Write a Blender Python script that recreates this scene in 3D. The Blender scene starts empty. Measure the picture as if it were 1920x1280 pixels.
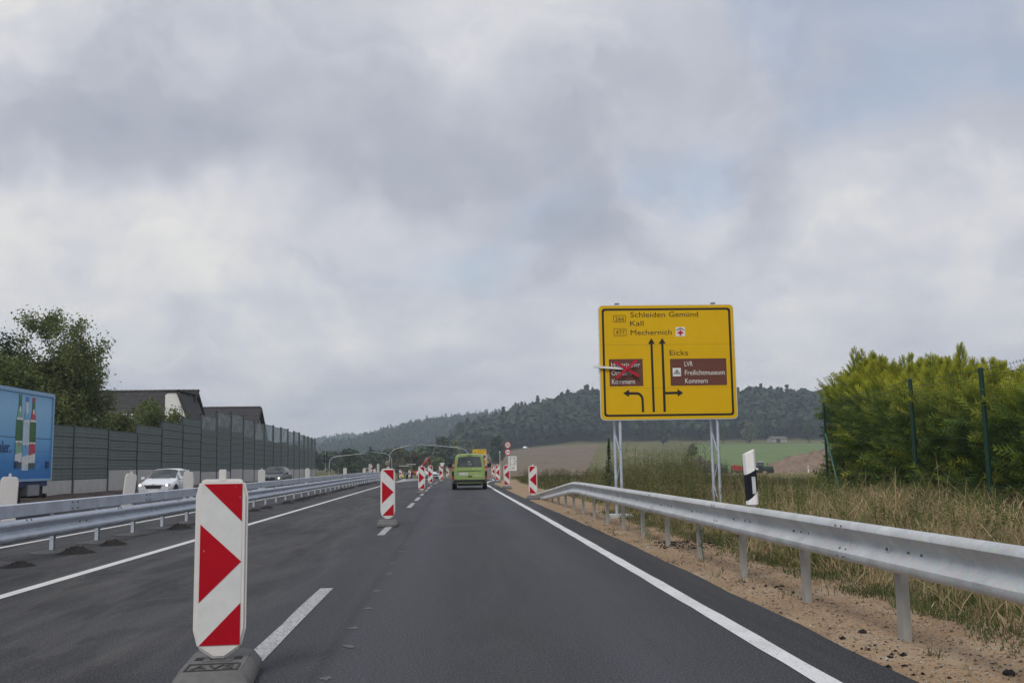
import bpy, bmesh, math, random
import numpy as np
from mathutils import Vector, Matrix, Euler

R = math.radians
rng = np.random.default_rng(7)
random.seed(7)
SC = bpy.context.scene
COL = SC.collection

# ------------------------------------------------------------------ camera
cd = bpy.data.cameras.new("camera")
cam = bpy.data.objects.new("camera", cd)
COL.objects.link(cam)
cam.location = (0, 0, 1.30)
cam.rotation_euler = (R(96.976), R(0.8246), R(-3.2559))
cd.sensor_width = 36.0
cd.lens = 35.0
cd.clip_start = 0.1
cd.clip_end = 6000
SC.camera = cam

# ------------------------------------------------------------------ render, exposure
SC.render.engine = 'CYCLES'
SC.view_settings.view_transform = 'Standard'
SC.view_settings.look = 'None'
SC.view_settings.exposure = 0.22
SC.view_settings.gamma = 1.0
SC.view_settings.use_curve_mapping = False
SC.cycles.use_denoising = True
SC.cycles.max_bounces = 4
SC.cycles.diffuse_bounces = 2
SC.cycles.glossy_bounces = 2
SC.cycles.transmission_bounces = 4
SC.cycles.transparent_max_bounces = 12
SC.cycles.volume_bounces = 0
SC.cycles.use_adaptive_sampling = True
SC.cycles.adaptive_threshold = 0.015

# ------------------------------------------------------------------ world: broken overcast over a Nishita sky
SUN_EL, SUN_AZ = 48.0, 205.0            # high, behind the camera's right shoulder, veiled
world = bpy.data.worlds.new("World")
SC.world = world
world.use_nodes = True
WT = world.node_tree
WT.nodes.clear()


def wn(t, **kw):
    n = WT.nodes.new(t)
    for k, v in kw.items():
        setattr(n, k, v)
    return n


def wl(a, b):
    WT.links.new(a, b)


def wmath(op, a, b=None, c=None, clamp=False):
    n = wn('ShaderNodeMath', operation=op, use_clamp=clamp)
    for i, v in enumerate((a, b, c)):
        if v is None:
            continue
        if hasattr(v, 'is_output') or hasattr(v, 'node'):
            wl(v, n.inputs[i])
        else:
            n.inputs[i].default_value = v
    return n.outputs[0]


wout = wn('ShaderNodeOutputWorld')
sky = wn('ShaderNodeTexSky', sky_type='NISHITA', sun_disc=False)
sky.sun_elevation = R(SUN_EL)
sky.sun_rotation = R(SUN_AZ)
sky.air_density = 1.2
sky.dust_density = 2.0
bg_sky = wn('ShaderNodeBackground')
bg_sky.inputs['Strength'].default_value = 0.12
wl(sky.outputs[0], bg_sky.inputs['Color'])
tc = wn('ShaderNodeTexCoord')
sep = wn('ShaderNodeSeparateXYZ')
wl(tc.outputs['Generated'], sep.inputs[0])
zz = wmath('MAXIMUM', wmath('ADD', sep.outputs[2], 0.16), 0.05)
comb = wn('ShaderNodeCombineXYZ')
wl(wmath('DIVIDE', sep.outputs[0], zz), comb.inputs[0])
wl(wmath('DIVIDE', sep.outputs[1], zz), comb.inputs[1])


def wnoise(vec, scale, detail, rough, dist=0.0, off=(0, 0, 0)):
    mp = wn('ShaderNodeMapping')
    mp.inputs['Location'].default_value = off
    wl(vec, mp.inputs['Vector'])
    n = wn('ShaderNodeTexNoise')
    n.inputs['Scale'].default_value = scale
    n.inputs['Detail'].default_value = detail
    n.inputs['Roughness'].default_value = rough
    n.inputs['Distortion'].default_value = dist
    wl(mp.outputs[0], n.inputs['Vector'])
    return n


big = wnoise(comb.outputs[0], 0.62, 3, 0.5, 0.5, (1.3, 0.4, 0)).outputs['Fac']
mid = wnoise(comb.outputs[0], 1.7, 5, 0.52, 0.35, (4.3, 2.1, 0)).outputs['Fac']
fine = wnoise(tc.outputs['Generated'], 7.0, 7, 0.58, 0.25, (0.3, 2.1, 5.0)).outputs['Fac']
warp = wnoise(tc.outputs['Generated'], 5.0, 4, 0.55, 0.0, (7.0, 1.0, 2.0))
# warped direction for the cloud masses seen over the valley
sub = wn('ShaderNodeVectorMath', operation='SUBTRACT')
wl(warp.outputs['Color'], sub.inputs[0])
sub.inputs[1].default_value = (0.5, 0.5, 0.5)
scl = wn('ShaderNodeVectorMath', operation='SCALE')
wl(sub.outputs[0], scl.inputs[0])
scl.inputs['Scale'].default_value = 0.30
wdir = wn('ShaderNodeVectorMath', operation='ADD')
wl(tc.outputs['Generated'], wdir.inputs[0])
wl(scl.outputs[0], wdir.inputs[1])


def mass(az, el, rx, rz, amp):
    """soft cloud mass at azimuth/elevation (deg), half widths in degrees"""
    d = (math.sin(R(az)) * math.cos(R(el)), math.cos(R(az)) * math.cos(R(el)), math.sin(R(el)))
    mp = wn('ShaderNodeVectorMath', operation='SUBTRACT')
    wl(wdir.outputs[0], mp.inputs[0])
    mp.inputs[1].default_value = d
    mu = wn('ShaderNodeVectorMath', operation='MULTIPLY')
    wl(mp.outputs[0], mu.inputs[0])
    mu.inputs[1].default_value = (1 / math.sin(R(rx)), 1 / math.sin(R(rx)), 1 / math.sin(R(rz)))
    ln = wn('ShaderNodeVectorMath', operation='LENGTH')
    wl(mu.outputs[0], ln.inputs[0])
    mr = wn('ShaderNodeMapRange', interpolation_type='SMOOTHERSTEP')
    wl(ln.outputs['Value'], mr.inputs['Value'])
    mr.inputs['From Min'].default_value = 0.0
    mr.inputs['From Max'].default_value = 1.45
    mr.inputs['To Min'].default_value = amp
    mr.inputs['To Max'].default_value = 0.0
    return mr.outputs['Result']


acc = wmath('MULTIPLY_ADD', big, 0.55, wmath('MULTIPLY_ADD', mid, 0.62, wmath('MULTIPLY', fine, 0.38)))
bil = wnoise(tc.outputs['Generated'], 4.2, 7, 0.6, 0.15, (3.1, 0.7, 1.9)).outputs['Fac']
bil = wmath('MULTIPLY', wmath('ABSOLUTE', wmath('SUBTRACT', bil, 0.5)), -0.6)
# billowing edges: thresholded detail gives the heaped parts a rim
mpc = wn('ShaderNodeMapping')
mpc.inputs['Scale'].default_value = (1.0, 1.0, 2.1)
wl(wdir.outputs[0], mpc.inputs['Vector'])
cum = wnoise(mpc.outputs[0], 3.4, 9, 0.62, 0.1, (2.7, 5.1, 0.4)).outputs['Fac']
cr = wn('ShaderNodeMapRange', interpolation_type='SMOOTHSTEP')
wl(cum, cr.inputs['Value'])
for k_, v_ in zip(('From Min', 'From Max', 'To Min', 'To Max'), (0.44, 0.60, -0.07, 0.12)):
    cr.inputs[k_].default_value = v_
acc = wmath('ADD', acc, cr.outputs['Result'])
acc = wmath('SUBTRACT', wmath('ADD', acc, bil), 0.10)
for m in [
    (-9, 20, 13, 6.0, -0.36), (-20, 16.8, 9, 3.6, -0.34), (-1, 16.5, 10, 4.5, -0.28), (7.5, 13.2, 7, 3.0, -0.36), (-6, 23.5, 8, 3.5, -0.16), (9, 21, 9, 4, -0.12),
    (-25, 25.5, 8, 3.0, 0.24), (0, 26, 8, 4.0, 0.22), (-19, 12, 9, 2.4, 0.14), (-7, 8.0, 12, 3.2, 0.16),
    (-4.5, 7.0, 3.4, 1.7, 0.24), (11, 14.5, 5, 3.0, 0.24), (22, 13.5, 5.5, 3.6, 0.20), (15, 9.0, 12, 2.6, 0.0),
    (16.5, 15.5, 3.0, 5.0, -0.16), (-21, 9.5, 10, 3.2, 0.16), (25, 7.0, 8, 2.2, -0.10)]:
    acc = wmath('ADD', acc, mass(*m))
ramp = wn('ShaderNodeValToRGB')
wl(acc, ramp.inputs['Fac'])
el = ramp.color_ramp.elements
el[0].position = 0.0
el[0].color = (0.375, 0.405, 0.475, 1)
el[1].position = 1.0
el[1].color = (0.80, 0.79, 0.77, 1)
for p, c in ((0.30, (0.445, 0.47, 0.54, 1)), (0.52, (0.545, 0.562, 0.625, 1)), (0.72, (0.645, 0.652, 0.70, 1)), (0.86, (0.725, 0.722, 0.73, 1))):
    e = el.new(p)
    e.color = c
bg_cl = wn('ShaderNodeBackground')
bg_cl.inputs['Strength'].default_value = 0.89
wl(ramp.outputs[0], bg_cl.inputs['Color'])
# thin places let the blue through
holes = wnoise(comb.outputs[0], 1.15, 4, 0.55, 0.4, (8.2, 3.7, 0)).outputs['Fac']
hs = wmath('ADD', wmath('ADD', holes, mass(24, 25, 11, 8, 0.30)), mass(12.5, 17, 5, 3, 0.2))
mr = wn('ShaderNodeMapRange', interpolation_type='SMOOTHSTEP')
wl(hs, mr.inputs['Value'])
mr.inputs['From Min'].default_value = 0.52
mr.inputs['From Max'].default_value = 0.86
mr.inputs['To Min'].default_value = 0.0
mr.inputs['To Max'].default_value = 0.52
mixs = wn('ShaderNodeMixShader')
wl(mr.outputs['Result'], mixs.inputs[0])
wl(bg_cl.outputs[0], mixs.inputs[1])
wl(bg_sky.outputs[0], mixs.inputs[2])
wl(mixs.outputs[0], wout.inputs['Surface'])

# ------------------------------------------------------------------ sun behind cloud
sl = bpy.data.lights.new("sun", 'SUN')
sl.energy = 1.5
sl.angle = R(18)
sl.color = (1.0, 0.96, 0.90)
sun = bpy.data.objects.new("sun", sl)
COL.objects.link(sun)
az = R(SUN_AZ)
sdir = Vector((math.sin(az) * math.cos(R(SUN_EL)), math.cos(az) * math.cos(R(SUN_EL)), math.sin(R(SUN_EL))))
sun.rotation_euler = sdir.to_track_quat('Z', 'Y').to_euler()
sun.location = (0, -20, 40)


# ================================================================== helpers
def tag(o, label=None, cat=None, group=None, kind=None):
    if label:
        o['label'] = label
    if cat:
        o['category'] = cat
    if group:
        o['group'] = group
    if kind:
        o['kind'] = kind
    return o


def thing(name, label, cat, loc=(0, 0, 0), rz=0.0, group=None):
    o = bpy.data.objects.new(name, None)
    o.empty_display_size = 0.2
    COL.objects.link(o)
    o.location = loc
    o.rotation_euler = (0, 0, rz)
    return tag(o, label, cat, group)


def link(name, me, parent=None, loc=None, rot=None):
    o = bpy.data.objects.new(name, me)
    COL.objects.link(o)
    if parent is not None:
        o.parent = parent
    if loc is not None:
        o.location = loc
    if rot is not None:
        o.rotation_euler = rot
    return o


def copy_tree(o, parent=None):
    c = o.copy()
    COL.objects.link(c)
    if parent is not None:
        c.parent = parent
    for ch in [x for x in o.children]:
        copy_tree(ch, c)
    return c


class MB:
    """collects geometry for one mesh"""

    def __init__(s):
        s.v = []
        s.f = []

    def add(s, vs, fs):
        b = len(s.v)
        s.v += [tuple(v) for v in vs]
        s.f += [tuple(i + b for i in f) for f in fs]
        return s

    def box(s, c, d, rot=None, taper=1.0):
        hx, hy, hz = d[0] / 2, d[1] / 2, d[2] / 2
        t = taper
        vs = [(-hx, -hy, -hz), (hx, -hy, -hz), (hx, hy, -hz), (-hx, hy, -hz),
              (-hx * t, -hy * t, hz), (hx * t, -hy * t, hz), (hx * t, hy * t, hz), (-hx * t, hy * t, hz)]
        if rot is not None:
            m = Euler(rot).to_matrix()
            vs = [m @ Vector(v) for v in vs]
        vs = [(v[0] + c[0], v[1] + c[1], v[2] + c[2]) for v in vs]
        return s.add(vs, [(0, 3, 2, 1), (4, 5, 6, 7), (0, 1, 5, 4), (1, 2, 6, 5), (2, 3, 7, 6), (3, 0, 4, 7)])

    def extr(s, poly, a, b, axis='y'):
        """polygon in the plane normal to axis, extruded from a to b"""
        n = len(poly)

        def P(p, t):
            return {'y': (p[0], t, p[1]), 'x': (t, p[0], p[1]), 'z': (p[0], p[1], t)}[axis]
        vs = [P(p, a) for p in poly] + [P(p, b) for p in poly]
        fs = [tuple(range(n)), tuple(range(2 * n - 1, n - 1, -1))]
        for i in range(n):
            j = (i + 1) % n
            fs.append((i, i + n, j + n, j))
        return s.add(vs, fs)

    def tube(s, path, r, n=8, cap=True):
        path = [Vector(p) for p in path]
        rs = r if isinstance(r, (list, tuple)) else [r] * len(path)
        rings = []
        prev = None
        for i, p in enumerate(path):
            t = (path[min(i + 1, len(path) - 1)] - path[max(i - 1, 0)]).normalized()
            if prev is None:
                a = Vector((0, 0, 1)) if abs(t.z) < 0.9 else Vector((1, 0, 0))
                u = t.cross(a).normalized()
            else:
                u = (prev - t * prev.dot(t)).normalized()
            prev = u
            w = t.cross(u)
            rings.append([p + (u * math.cos(2 * math.pi * k / n) + w * math.sin(2 * math.pi * k / n)) * rs[i] for k in range(n)])
        vs = [q for ring in rings for q in ring]
        fs = []
        for i in range(len(path) - 1):
            for k in range(n):
                k2 = (k + 1) % n
                fs.append((i * n + k, i * n + k2, (i + 1) * n + k2, (i + 1) * n + k))
        if cap:
            fs.append(tuple(range(n - 1, -1, -1)))
            fs.append(tuple((len(path) - 1) * n + k for k in range(n)))
        return s.add(vs, fs)

    def lathe(s, prof, n=20, axis='z', c=(0, 0, 0)):
        vs = []
        for (r, h) in prof:
            for k in range(n):
                a = 2 * math.pi * k / n
                x, y = r * math.cos(a), r * math.sin(a)
                p = {'z': (x, y, h), 'x': (h, x, y), 'y': (x, h, y)}[axis]
                vs.append((p[0] + c[0], p[1] + c[1], p[2] + c[2]))
        fs = []
        for i in range(len(prof) - 1):
            for k in range(n):
                k2 = (k + 1) % n
                fs.append((i * n + k, i * n + k2, (i + 1) * n + k2, (i + 1) * n + k))
        fs.append(tuple(range(n - 1, -1, -1)))
        fs.append(tuple((len(prof) - 1) * n + k for k in range(n)))
        return s.add(vs, fs)

    def sweep(s, frames, prof):
        """frames: list of (origin, sidevec, upvec); prof closed ring of (side, up)"""
        n = len(prof)
        vs = []
        for (o, a, b) in frames:
            for (p, q) in prof:
                vs.append((o[0] + a[0] * p + b[0] * q, o[1] + a[1] * p + b[1] * q, o[2] + a[2] * p + b[2] * q))
        fs = []
        for i in range(len(frames) - 1):
            for k in range(n):
                k2 = (k + 1) % n
                fs.append((i * n + k, i * n + k2, (i + 1) * n + k2, (i + 1) * n + k))
        fs.append(tuple(range(n - 1, -1, -1)))
        fs.append(tuple((len(frames) - 1) * n + k for k in range(n)))
        return s.add(vs, fs)

    def mesh(s, name, mat, smooth=False, bevel=0.0, segs=2, angle=35):
        me = bpy.data.meshes.new(name)
        bm = bmesh.new()
        bv = [bm.verts.new(v) for v in s.v]
        for f in s.f:
            try:
                bm.faces.new([bv[i] for i in f])
            except ValueError:
                pass
        bmesh.ops.recalc_face_normals(bm, faces=bm.faces)
        if bevel:
            es = [e for e in bm.edges if len(e.link_faces) == 2 and e.calc_face_angle(0) > R(angle)]
            bmesh.ops.bevel(bm, geom=es, offset=bevel, segments=segs, affect='EDGES', clamp_overlap=True)
        if smooth:
            for f in bm.faces:
                f.smooth = True
            for e in bm.edges:
                if len(e.link_faces) == 2 and e.calc_face_angle(0) > R(40):
                    e.smooth = False
        bm.to_mesh(me)
        bm.free()
        me.materials.append(mat)
        return me

    def build(s, name, mat, parent=None, smooth=False, bevel=0.0, loc=None, rot=None, segs=2, angle=35):
        return link(name, s.mesh(name, mat, smooth, bevel, segs, angle), parent, loc, rot)


def np_mesh(name, V, F, mat, smooth=False, col=None):
    """V (n,3), F (m,k)"""
    V = np.ascontiguousarray(V, dtype=np.float32)
    F = np.ascontiguousarray(F, dtype=np.int32)
    k = F.shape[1]
    me = bpy.data.meshes.new(name)
    me.vertices.add(len(V))
    me.vertices.foreach_set('co', V.ravel())
    me.loops.add(F.size)
    me.loops.foreach_set('vertex_index', F.ravel())
    me.polygons.add(len(F))
    me.polygons.foreach_set('loop_start', np.arange(0, F.size, k, dtype=np.int32))
    me.polygons.foreach_set('loop_total', np.full(len(F), k, dtype=np.int32))
    if smooth:
        me.polygons.foreach_set('use_smooth', np.ones(len(F), dtype=bool))
    if col is not None:
        at = me.attributes.new('tint', 'FLOAT', 'POINT')
        at.data.foreach_set('value', np.ascontiguousarray(col, dtype=np.float32))
    me.update(calc_edges=True)
    me.materials.append(mat)
    return me


# ------------------------------------------------------------------ materials
MATS = {}


def newmat(name):
    m = bpy.data.materials.new(name)
    m.use_nodes = True
    nt = m.node_tree
    nt.nodes.clear()
    out = nt.nodes.new('ShaderNodeOutputMaterial')
    b = nt.nodes.new('ShaderNodeBsdfPrincipled')
    nt.links.new(b.outputs[0], out.inputs['Surface'])
    return m, nt, b, out


def noise(nt, scale, detail=4, rough=0.55, vec=None, dist=0.0):
    n = nt.nodes.new('ShaderNodeTexNoise')
    n.inputs['Scale'].default_value = scale
    n.inputs['Detail'].default_value = detail
    n.inputs['Roughness'].default_value = rough
    n.inputs['Distortion'].default_value = dist
    if vec is not None:
        nt.links.new(vec, n.inputs['Vector'])
    return n.outputs['Fac']


def rampn(nt, fac, stops):
    r = nt.nodes.new('ShaderNodeValToRGB')
    nt.links.new(fac, r.inputs['Fac'])
    e = r.color_ramp.elements
    while len(e) > 1:
        e.remove(e[-1])
    e[0].position, e[0].color = stops[0][0], (*stops[0][1], 1)
    for p, c in stops[1:]:
        x = e.new(p)
        x.color = (*c, 1)
    return r.outputs['Color']


def mixc(nt, fac, a, b, mode='MIX'):
    n = nt.nodes.new('ShaderNodeMix')
    n.data_type = 'RGBA'
    n.blend_type = mode
    n.clamp_factor = True
    if hasattr(fac, 'node'):
        nt.links.new(fac, n.inputs[0])
    else:
        n.inputs[0].default_value = fac
    for v, i in ((a, 6), (b, 7)):
        if hasattr(v, 'node'):
            nt.links.new(v, n.inputs[i])
        else:
            n.inputs[i].default_value = (*v, 1)
    return n.outputs[2]


def mth(nt, op, a, b=None, c=None, clamp=False):
    n = nt.nodes.new('ShaderNodeMath')
    n.operation = op
    n.use_clamp = clamp
    for i, v in enumerate((a, b, c)):
        if v is None:
            continue
        if hasattr(v, 'node'):
            nt.links.new(v, n.inputs[i])
        else:
            n.inputs[i].default_value = v
    return n.outputs[0]


def mrange(nt, v, a, b, c=0.0, d=1.0, smooth=True):
    n = nt.nodes.new('ShaderNodeMapRange')
    if smooth:
        n.interpolation_type = 'SMOOTHSTEP'
    nt.links.new(v, n.inputs['Value'])
    for k, x in zip(('From Min', 'From Max', 'To Min', 'To Max'), (a, b, c, d)):
        n.inputs[k].default_value = x
    return n.outputs['Result']


def bump(nt, bsdf, h, strength, dist):
    n = nt.nodes.new('ShaderNodeBump')
    n.inputs['Strength'].default_value = strength
    n.inputs['Distance'].default_value = dist
    nt.links.new(h, n.inputs['Height'])
    nt.links.new(n.outputs[0], bsdf.inputs['Normal'])


def coords(nt, kind='Object'):
    return nt.nodes.new('ShaderNodeTexCoord').outputs[kind]


def pm(name, col, rough=0.6, metal=0.0, var=0.12, scale=6.0, bmp=0.0, bscale=40.0, bdist=0.01, spec=0.3, dirt=None, dscale=2.0, damt=0.3, emit=0.0):
    """plain procedural surface: colour with mottling, roughness variation, optional grime and relief"""
    if name in MATS:
        return MATS[name]
    m, nt, b, out = newmat(name)
    v = coords(nt)
    n1 = noise(nt, scale, 5, 0.6, v)
    lo = tuple(max(0, c * (1 - var)) for c in col)
    hi = tuple(min(1, c * (1 + var)) for c in col)
    c = rampn(nt, n1, [(0.3, lo), (0.7, hi)])
    if dirt is not None:
        d = mrange(nt, noise(nt, dscale, 6, 0.65, v), 0.48, 0.72, 0, damt)
        c = mixc(nt, d, c, dirt)
    nt.links.new(c, b.inputs['Base Color'])
    r = mrange(nt, noise(nt, scale * 2.3, 4, 0.6, v), 0.3, 0.7, max(0.02, rough - 0.08), min(1, rough + 0.08))
    nt.links.new(r, b.inputs['Roughness'])
    b.inputs['Metallic'].default_value = metal
    b.inputs['Specular IOR Level'].default_value = spec
    if bmp:
        bump(nt, b, noise(nt, bscale, 5, 0.6, v), bmp, bdist)
    if emit:
        b.inputs['Emission Color'].default_value = (*col, 1)
        b.inputs['Emission Strength'].default_value = emit
    MATS[name] = m
    return m


def leafmat(name, stops, transl=0.25, rough=0.6, tip=None):
    """leaves: colour varies from leaf to leaf; 'tint' attribute mixes towards a tip colour"""
    m, nt, b, out = newmat(name)
    g = nt.nodes.new('ShaderNodeNewGeometry')
    c = rampn(nt, g.outputs['Random Per Island'], stops)
    big_ = noise(nt, 0.9, 3, 0.5, coords(nt))
    hsv = nt.nodes.new('ShaderNodeHueSaturation')
    nt.links.new(c, hsv.inputs['Color'])
    nt.links.new(mrange(nt, big_, 0.3, 0.7, 0.75, 1.2), hsv.inputs['Value'])
    c = hsv.outputs[0]
    if tip is not None:
        a = nt.nodes.new('ShaderNodeAttribute')
        a.attribute_name = 'tint'
        c = mixc(nt, a.outputs['Fac'], c, tip)
    nt.links.new(c, b.inputs['Base Color'])
    b.inputs['Roughness'].default_value = rough
    b.inputs['Specular IOR Level'].default_value = 0.25
    t = nt.nodes.new('ShaderNodeBsdfTranslucent')
    nt.links.new(c, t.inputs['Color'])
    mx = nt.nodes.new('ShaderNodeMixShader')
    mx.inputs[0].default_value = transl
    nt.links.new(b.outputs[0], mx.inputs[1])
    nt.links.new(t.outputs[0], mx.inputs[2])
    nt.links.new(mx.outputs[0], out.inputs['Surface'])
    return m


def asphalt_mat():
    m, nt, b, out = newmat('asphalt')
    v = coords(nt)
    sp = nt.nodes.new('ShaderNodeSeparateXYZ')
    nt.links.new(v, sp.inputs[0])
    X, Y = sp.outputs[0], sp.outputs[1]
    mp = nt.nodes.new('ShaderNodeMapping')
    mp.inputs['Scale'].default_value = (1.0, 0.10, 1.0)
    nt.links.new(v, mp.inputs['Vector'])
    stretch = noise(nt, 1.1, 5, 0.6, mp.outputs[0], 0.8)
    patch = noise(nt, 0.35, 5, 0.6, v, 0.6)
    grain = noise(nt, 70.0, 3, 0.75, v)
    vor = nt.nodes.new('ShaderNodeTexVoronoi')
    vor.inputs['Scale'].default_value = 60.0
    nt.links.new(v, vor.inputs['Vector'])
    c = rampn(nt, stretch, [(0.28, (0.026, 0.028, 0.035)), (0.52, (0.038, 0.041, 0.050)), (0.75, (0.054, 0.058, 0.070))])
    c = mixc(nt, mrange(nt, patch, 0.42, 0.68, 0, 0.5), c, (0.040, 0.0405, 0.043))
    # newly laid, browner left lane with dusty streaks
    left = mrange(nt, mth(nt, 'ADD', X, mth(nt, 'MULTIPLY', stretch, 0.7)), -1.9, -1.2, 1, 0)
    streak = noise(nt, 2.4, 6, 0.65, mp.outputs[0], 1.5)
    lc = rampn(nt, streak, [(0.36, (0.027, 0.027, 0.030)), (0.5, (0.045, 0.044, 0.0445)), (0.68, (0.064, 0.061, 0.059))])
    c = mixc(nt, mth(nt, 'MULTIPLY', left, 0.85), c, lc)
    # dark smears of binder in the left lane
    smear = nt.nodes.new('ShaderNodeMapping')
    smear.inputs['Scale'].default_value = (0.5, 0.16, 1)
    smear.inputs['Rotation'].default_value = (0, 0, R(24))
    nt.links.new(v, smear.inputs['Vector'])
    sn = noise(nt, 1.5, 6, 0.7, smear.outputs[0], 1.2)
    c = mixc(nt, mth(nt, 'MULTIPLY', left, mrange(nt, sn, 0.50, 0.57, 0, 0.85)), c, (0.016, 0.016, 0.019))
    # fresh black strip along the right edge
    edge = mrange(nt, mth(nt, 'ADD', X, mth(nt, 'MULTIPLY', grain, 0.03)), 2.255, 2.285, 0, 0.75)
    nearY = mrange(nt, Y, 56, 60, 1, 0)
    c = mixc(nt, mth(nt, 'MULTIPLY', edge, nearY), c, (0.019, 0.019, 0.021))
    # pale wheel paths polished by traffic
    for cx in (-0.55, 1.35):
        w = mrange(nt, mth(nt, 'ABSOLUTE', mth(nt, 'SUBTRACT', X, cx)), 0.0, 0.60, 0.62, 0)
        c = mixc(nt, mth(nt, 'MULTIPLY', w, mrange(nt, stretch, 0.35, 0.6, 0.25, 1)), c, (0.074, 0.079, 0.094))
    mid_ = mrange(nt, mth(nt, 'ABSOLUTE', mth(nt, 'SUBTRACT', X, 0.42)), 0.1, 0.6, 0.5, 0)
    c = mixc(nt, mth(nt, 'MULTIPLY', mid_, mrange(nt, patch, 0.35, 0.6, 0.3, 1)), c, (0.036, 0.0355, 0.036))
    lmp = nt.nodes.new('ShaderNodeMapping')
    lmp.inputs['Scale'].default_value = (1.0, 0.02, 1.0)
    nt.links.new(v, lmp.inputs['Vector'])
    lng = noise(nt, 9.0, 4, 0.7, lmp.outputs[0], 0.3)
    c = mixc(nt, mrange(nt, lng, 0.58, 0.75, 0, 0.22), c, (0.022, 0.022, 0.026))
    c = mixc(nt, mrange(nt, lng, 0.42, 0.28, 0, 0.18), c, (0.085, 0.084, 0.085))
    # dusty film carried out of the works
    dust = noise(nt, 0.8, 7, 0.72, mp.outputs[0], 2.0)
    c = mixc(nt, mth(nt, 'MULTIPLY', mrange(nt, dust, 0.50, 0.70, 0, 0.5), mrange(nt, X, -0.9, -2.0, 0.25, 1)), c, (0.112, 0.108, 0.104))
    # joint between the lanes
    jn = mth(nt, 'ABSOLUTE', mth(nt, 'SUBTRACT', mth(nt, 'ADD', X, mth(nt, 'MULTIPLY', patch, 0.10)), -0.84))
    c = mixc(nt, mrange(nt, jn, 0.0, 0.09, 0.55, 0), c, (0.022, 0.022, 0.025))
    # stones and sparkle
    c = mixc(nt, mrange(nt, grain, 0.50, 0.66, 0, 0.75), c, (0.135, 0.138, 0.150))
    g2 = noise(nt, 24.0, 3, 0.7, v)
    c = mixc(nt, mrange(nt, g2, 0.50, 0.68, 0, 0.35), c, (0.10, 0.10, 0.105))
    c = mixc(nt, mrange(nt, grain, 0.50, 0.36, 0, 0.8), c, (0.012, 0.012, 0.014))
    spk = noise(nt, 60.0, 2, 0.6, v)
    c = mixc(nt, mrange(nt, spk, 0.74, 0.80, 0, 0.5), c, (0.24, 0.23, 0.21))
    nt.links.new(c, b.inputs['Base Color'])
    nt.links.new(mrange(nt, stretch, 0.3, 0.7, 0.62, 0.85), b.inputs['Roughness'])
    b.inputs['Specular IOR Level'].default_value = 0.24
    bump(nt, b, mth(nt, 'ADD', vor.outputs['Distance'], grain), 0.6, 0.008)
    return m


def paint_mat(name, col=(0.62, 0.63, 0.64), wear=0.35, scale=30.0):
    m, nt, b, out = newmat(name)
    v = coords(nt)
    n1 = noise(nt, scale, 6, 0.7, v)
    n2 = noise(nt, 1.3, 5, 0.6, v)
    n3 = noise(nt, 160, 2, 0.6, v)
    c = mixc(nt, mrange(nt, n2, 0.35, 0.7, 0, 0.45), col, (0.42, 0.42, 0.42))
    k = mth(nt, 'ADD', n1, mth(nt, 'MULTIPLY', n3, 0.5))
    c = mixc(nt, mrange(nt, k, 0.92 - wear * 0.45, 1.05 - wear * 0.3, 0, 0.9), c, (0.10, 0.10, 0.105))
    nt.links.new(c, b.inputs['Base Color'])
    b.inputs['Roughness'].default_value = 0.6
    bump(nt, b, k, 0.4, 0.003)
    return m


def galv_mat(name, base=(0.46, 0.49, 0.53), rough=0.42, metal=0.75, grime=0.25):
    m, nt, b, out = newmat(name)
    v = coords(nt)
    vor = nt.nodes.new('ShaderNodeTexVoronoi')
    vor.inputs['Scale'].default_value = 45
    nt.links.new(v, vor.inputs['Vector'])
    n1 = noise(nt, 3.0, 5, 0.6, v)
    c = rampn(nt, n1, [(0.3, tuple(x * 0.84 for x in base)), (0.7, tuple(min(1, x * 1.12) for x in base))])
    c = mixc(nt, 0.10, c, vor.outputs['Color'], 'OVERLAY')
    mp = nt.nodes.new('ShaderNodeMapping')
    mp.inputs['Scale'].default_value = (3, 3, 0.5)
    nt.links.new(v, mp.inputs['Vector'])
    run = noise(nt, 4.0, 5, 0.65, mp.outputs[0])
    c = mixc(nt, mrange(nt, run, 0.55, 0.75, 0, grime), c, (0.66, 0.67, 0.68))
    c = mixc(nt, mrange(nt, noise(nt, 7, 6, 0.7, v), 0.60, 0.78, 0, grime), c, (0.20, 0.19, 0.17))
    nt.links.new(c, b.inputs['Base Color'])
    b.inputs['Metallic'].default_value = metal
    nt.links.new(mrange(nt, n1, 0.3, 0.7, rough - 0.08, rough + 0.12), b.inputs['Roughness'])
    bump(nt, b, n1, 0.08, 0.01)
    return m


M_ASPH = asphalt_mat()
M_LINE = paint_mat('road_paint', (0.66, 0.67, 0.68), 0.25)
M_DASH = paint_mat('worn_road_paint', (0.52, 0.53, 0.55), 0.62, 45)
M_NEWLINE = paint_mat('fresh_road_paint', (0.62, 0.62, 0.61), 0.1)
M_GALV = galv_mat('galvanised_steel', (0.50, 0.55, 0.63), 0.42, 0.45, 0.2)
M_GALVB = galv_mat('galvanised_box_steel', (0.46, 0.51, 0.60), 0.42, 0.40, 0.35)
M_GALVO = galv_mat('weathered_galvanised_steel', (0.56, 0.58, 0.585), 0.55, 0.45, 0.3)
M_POSTO = pm('weathered_post', (0.36, 0.355, 0.33), 0.65, 0.25, 0.15, 4, 0.2, 60, 0.004, dirt=(0.24, 0.20, 0.15), dscale=3, damt=0.5)
M_BOLT = pm('bolt_steel', (0.17, 0.17, 0.175), 0.5, 0.4)
M_WHITEP = pm('beacon_plastic', (0.64, 0.625, 0.60), 0.45, 0, 0.05, 5, 0.05, 30, 0.004, dirt=(0.48, 0.45, 0.40), dscale=16, damt=0.22)
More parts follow.
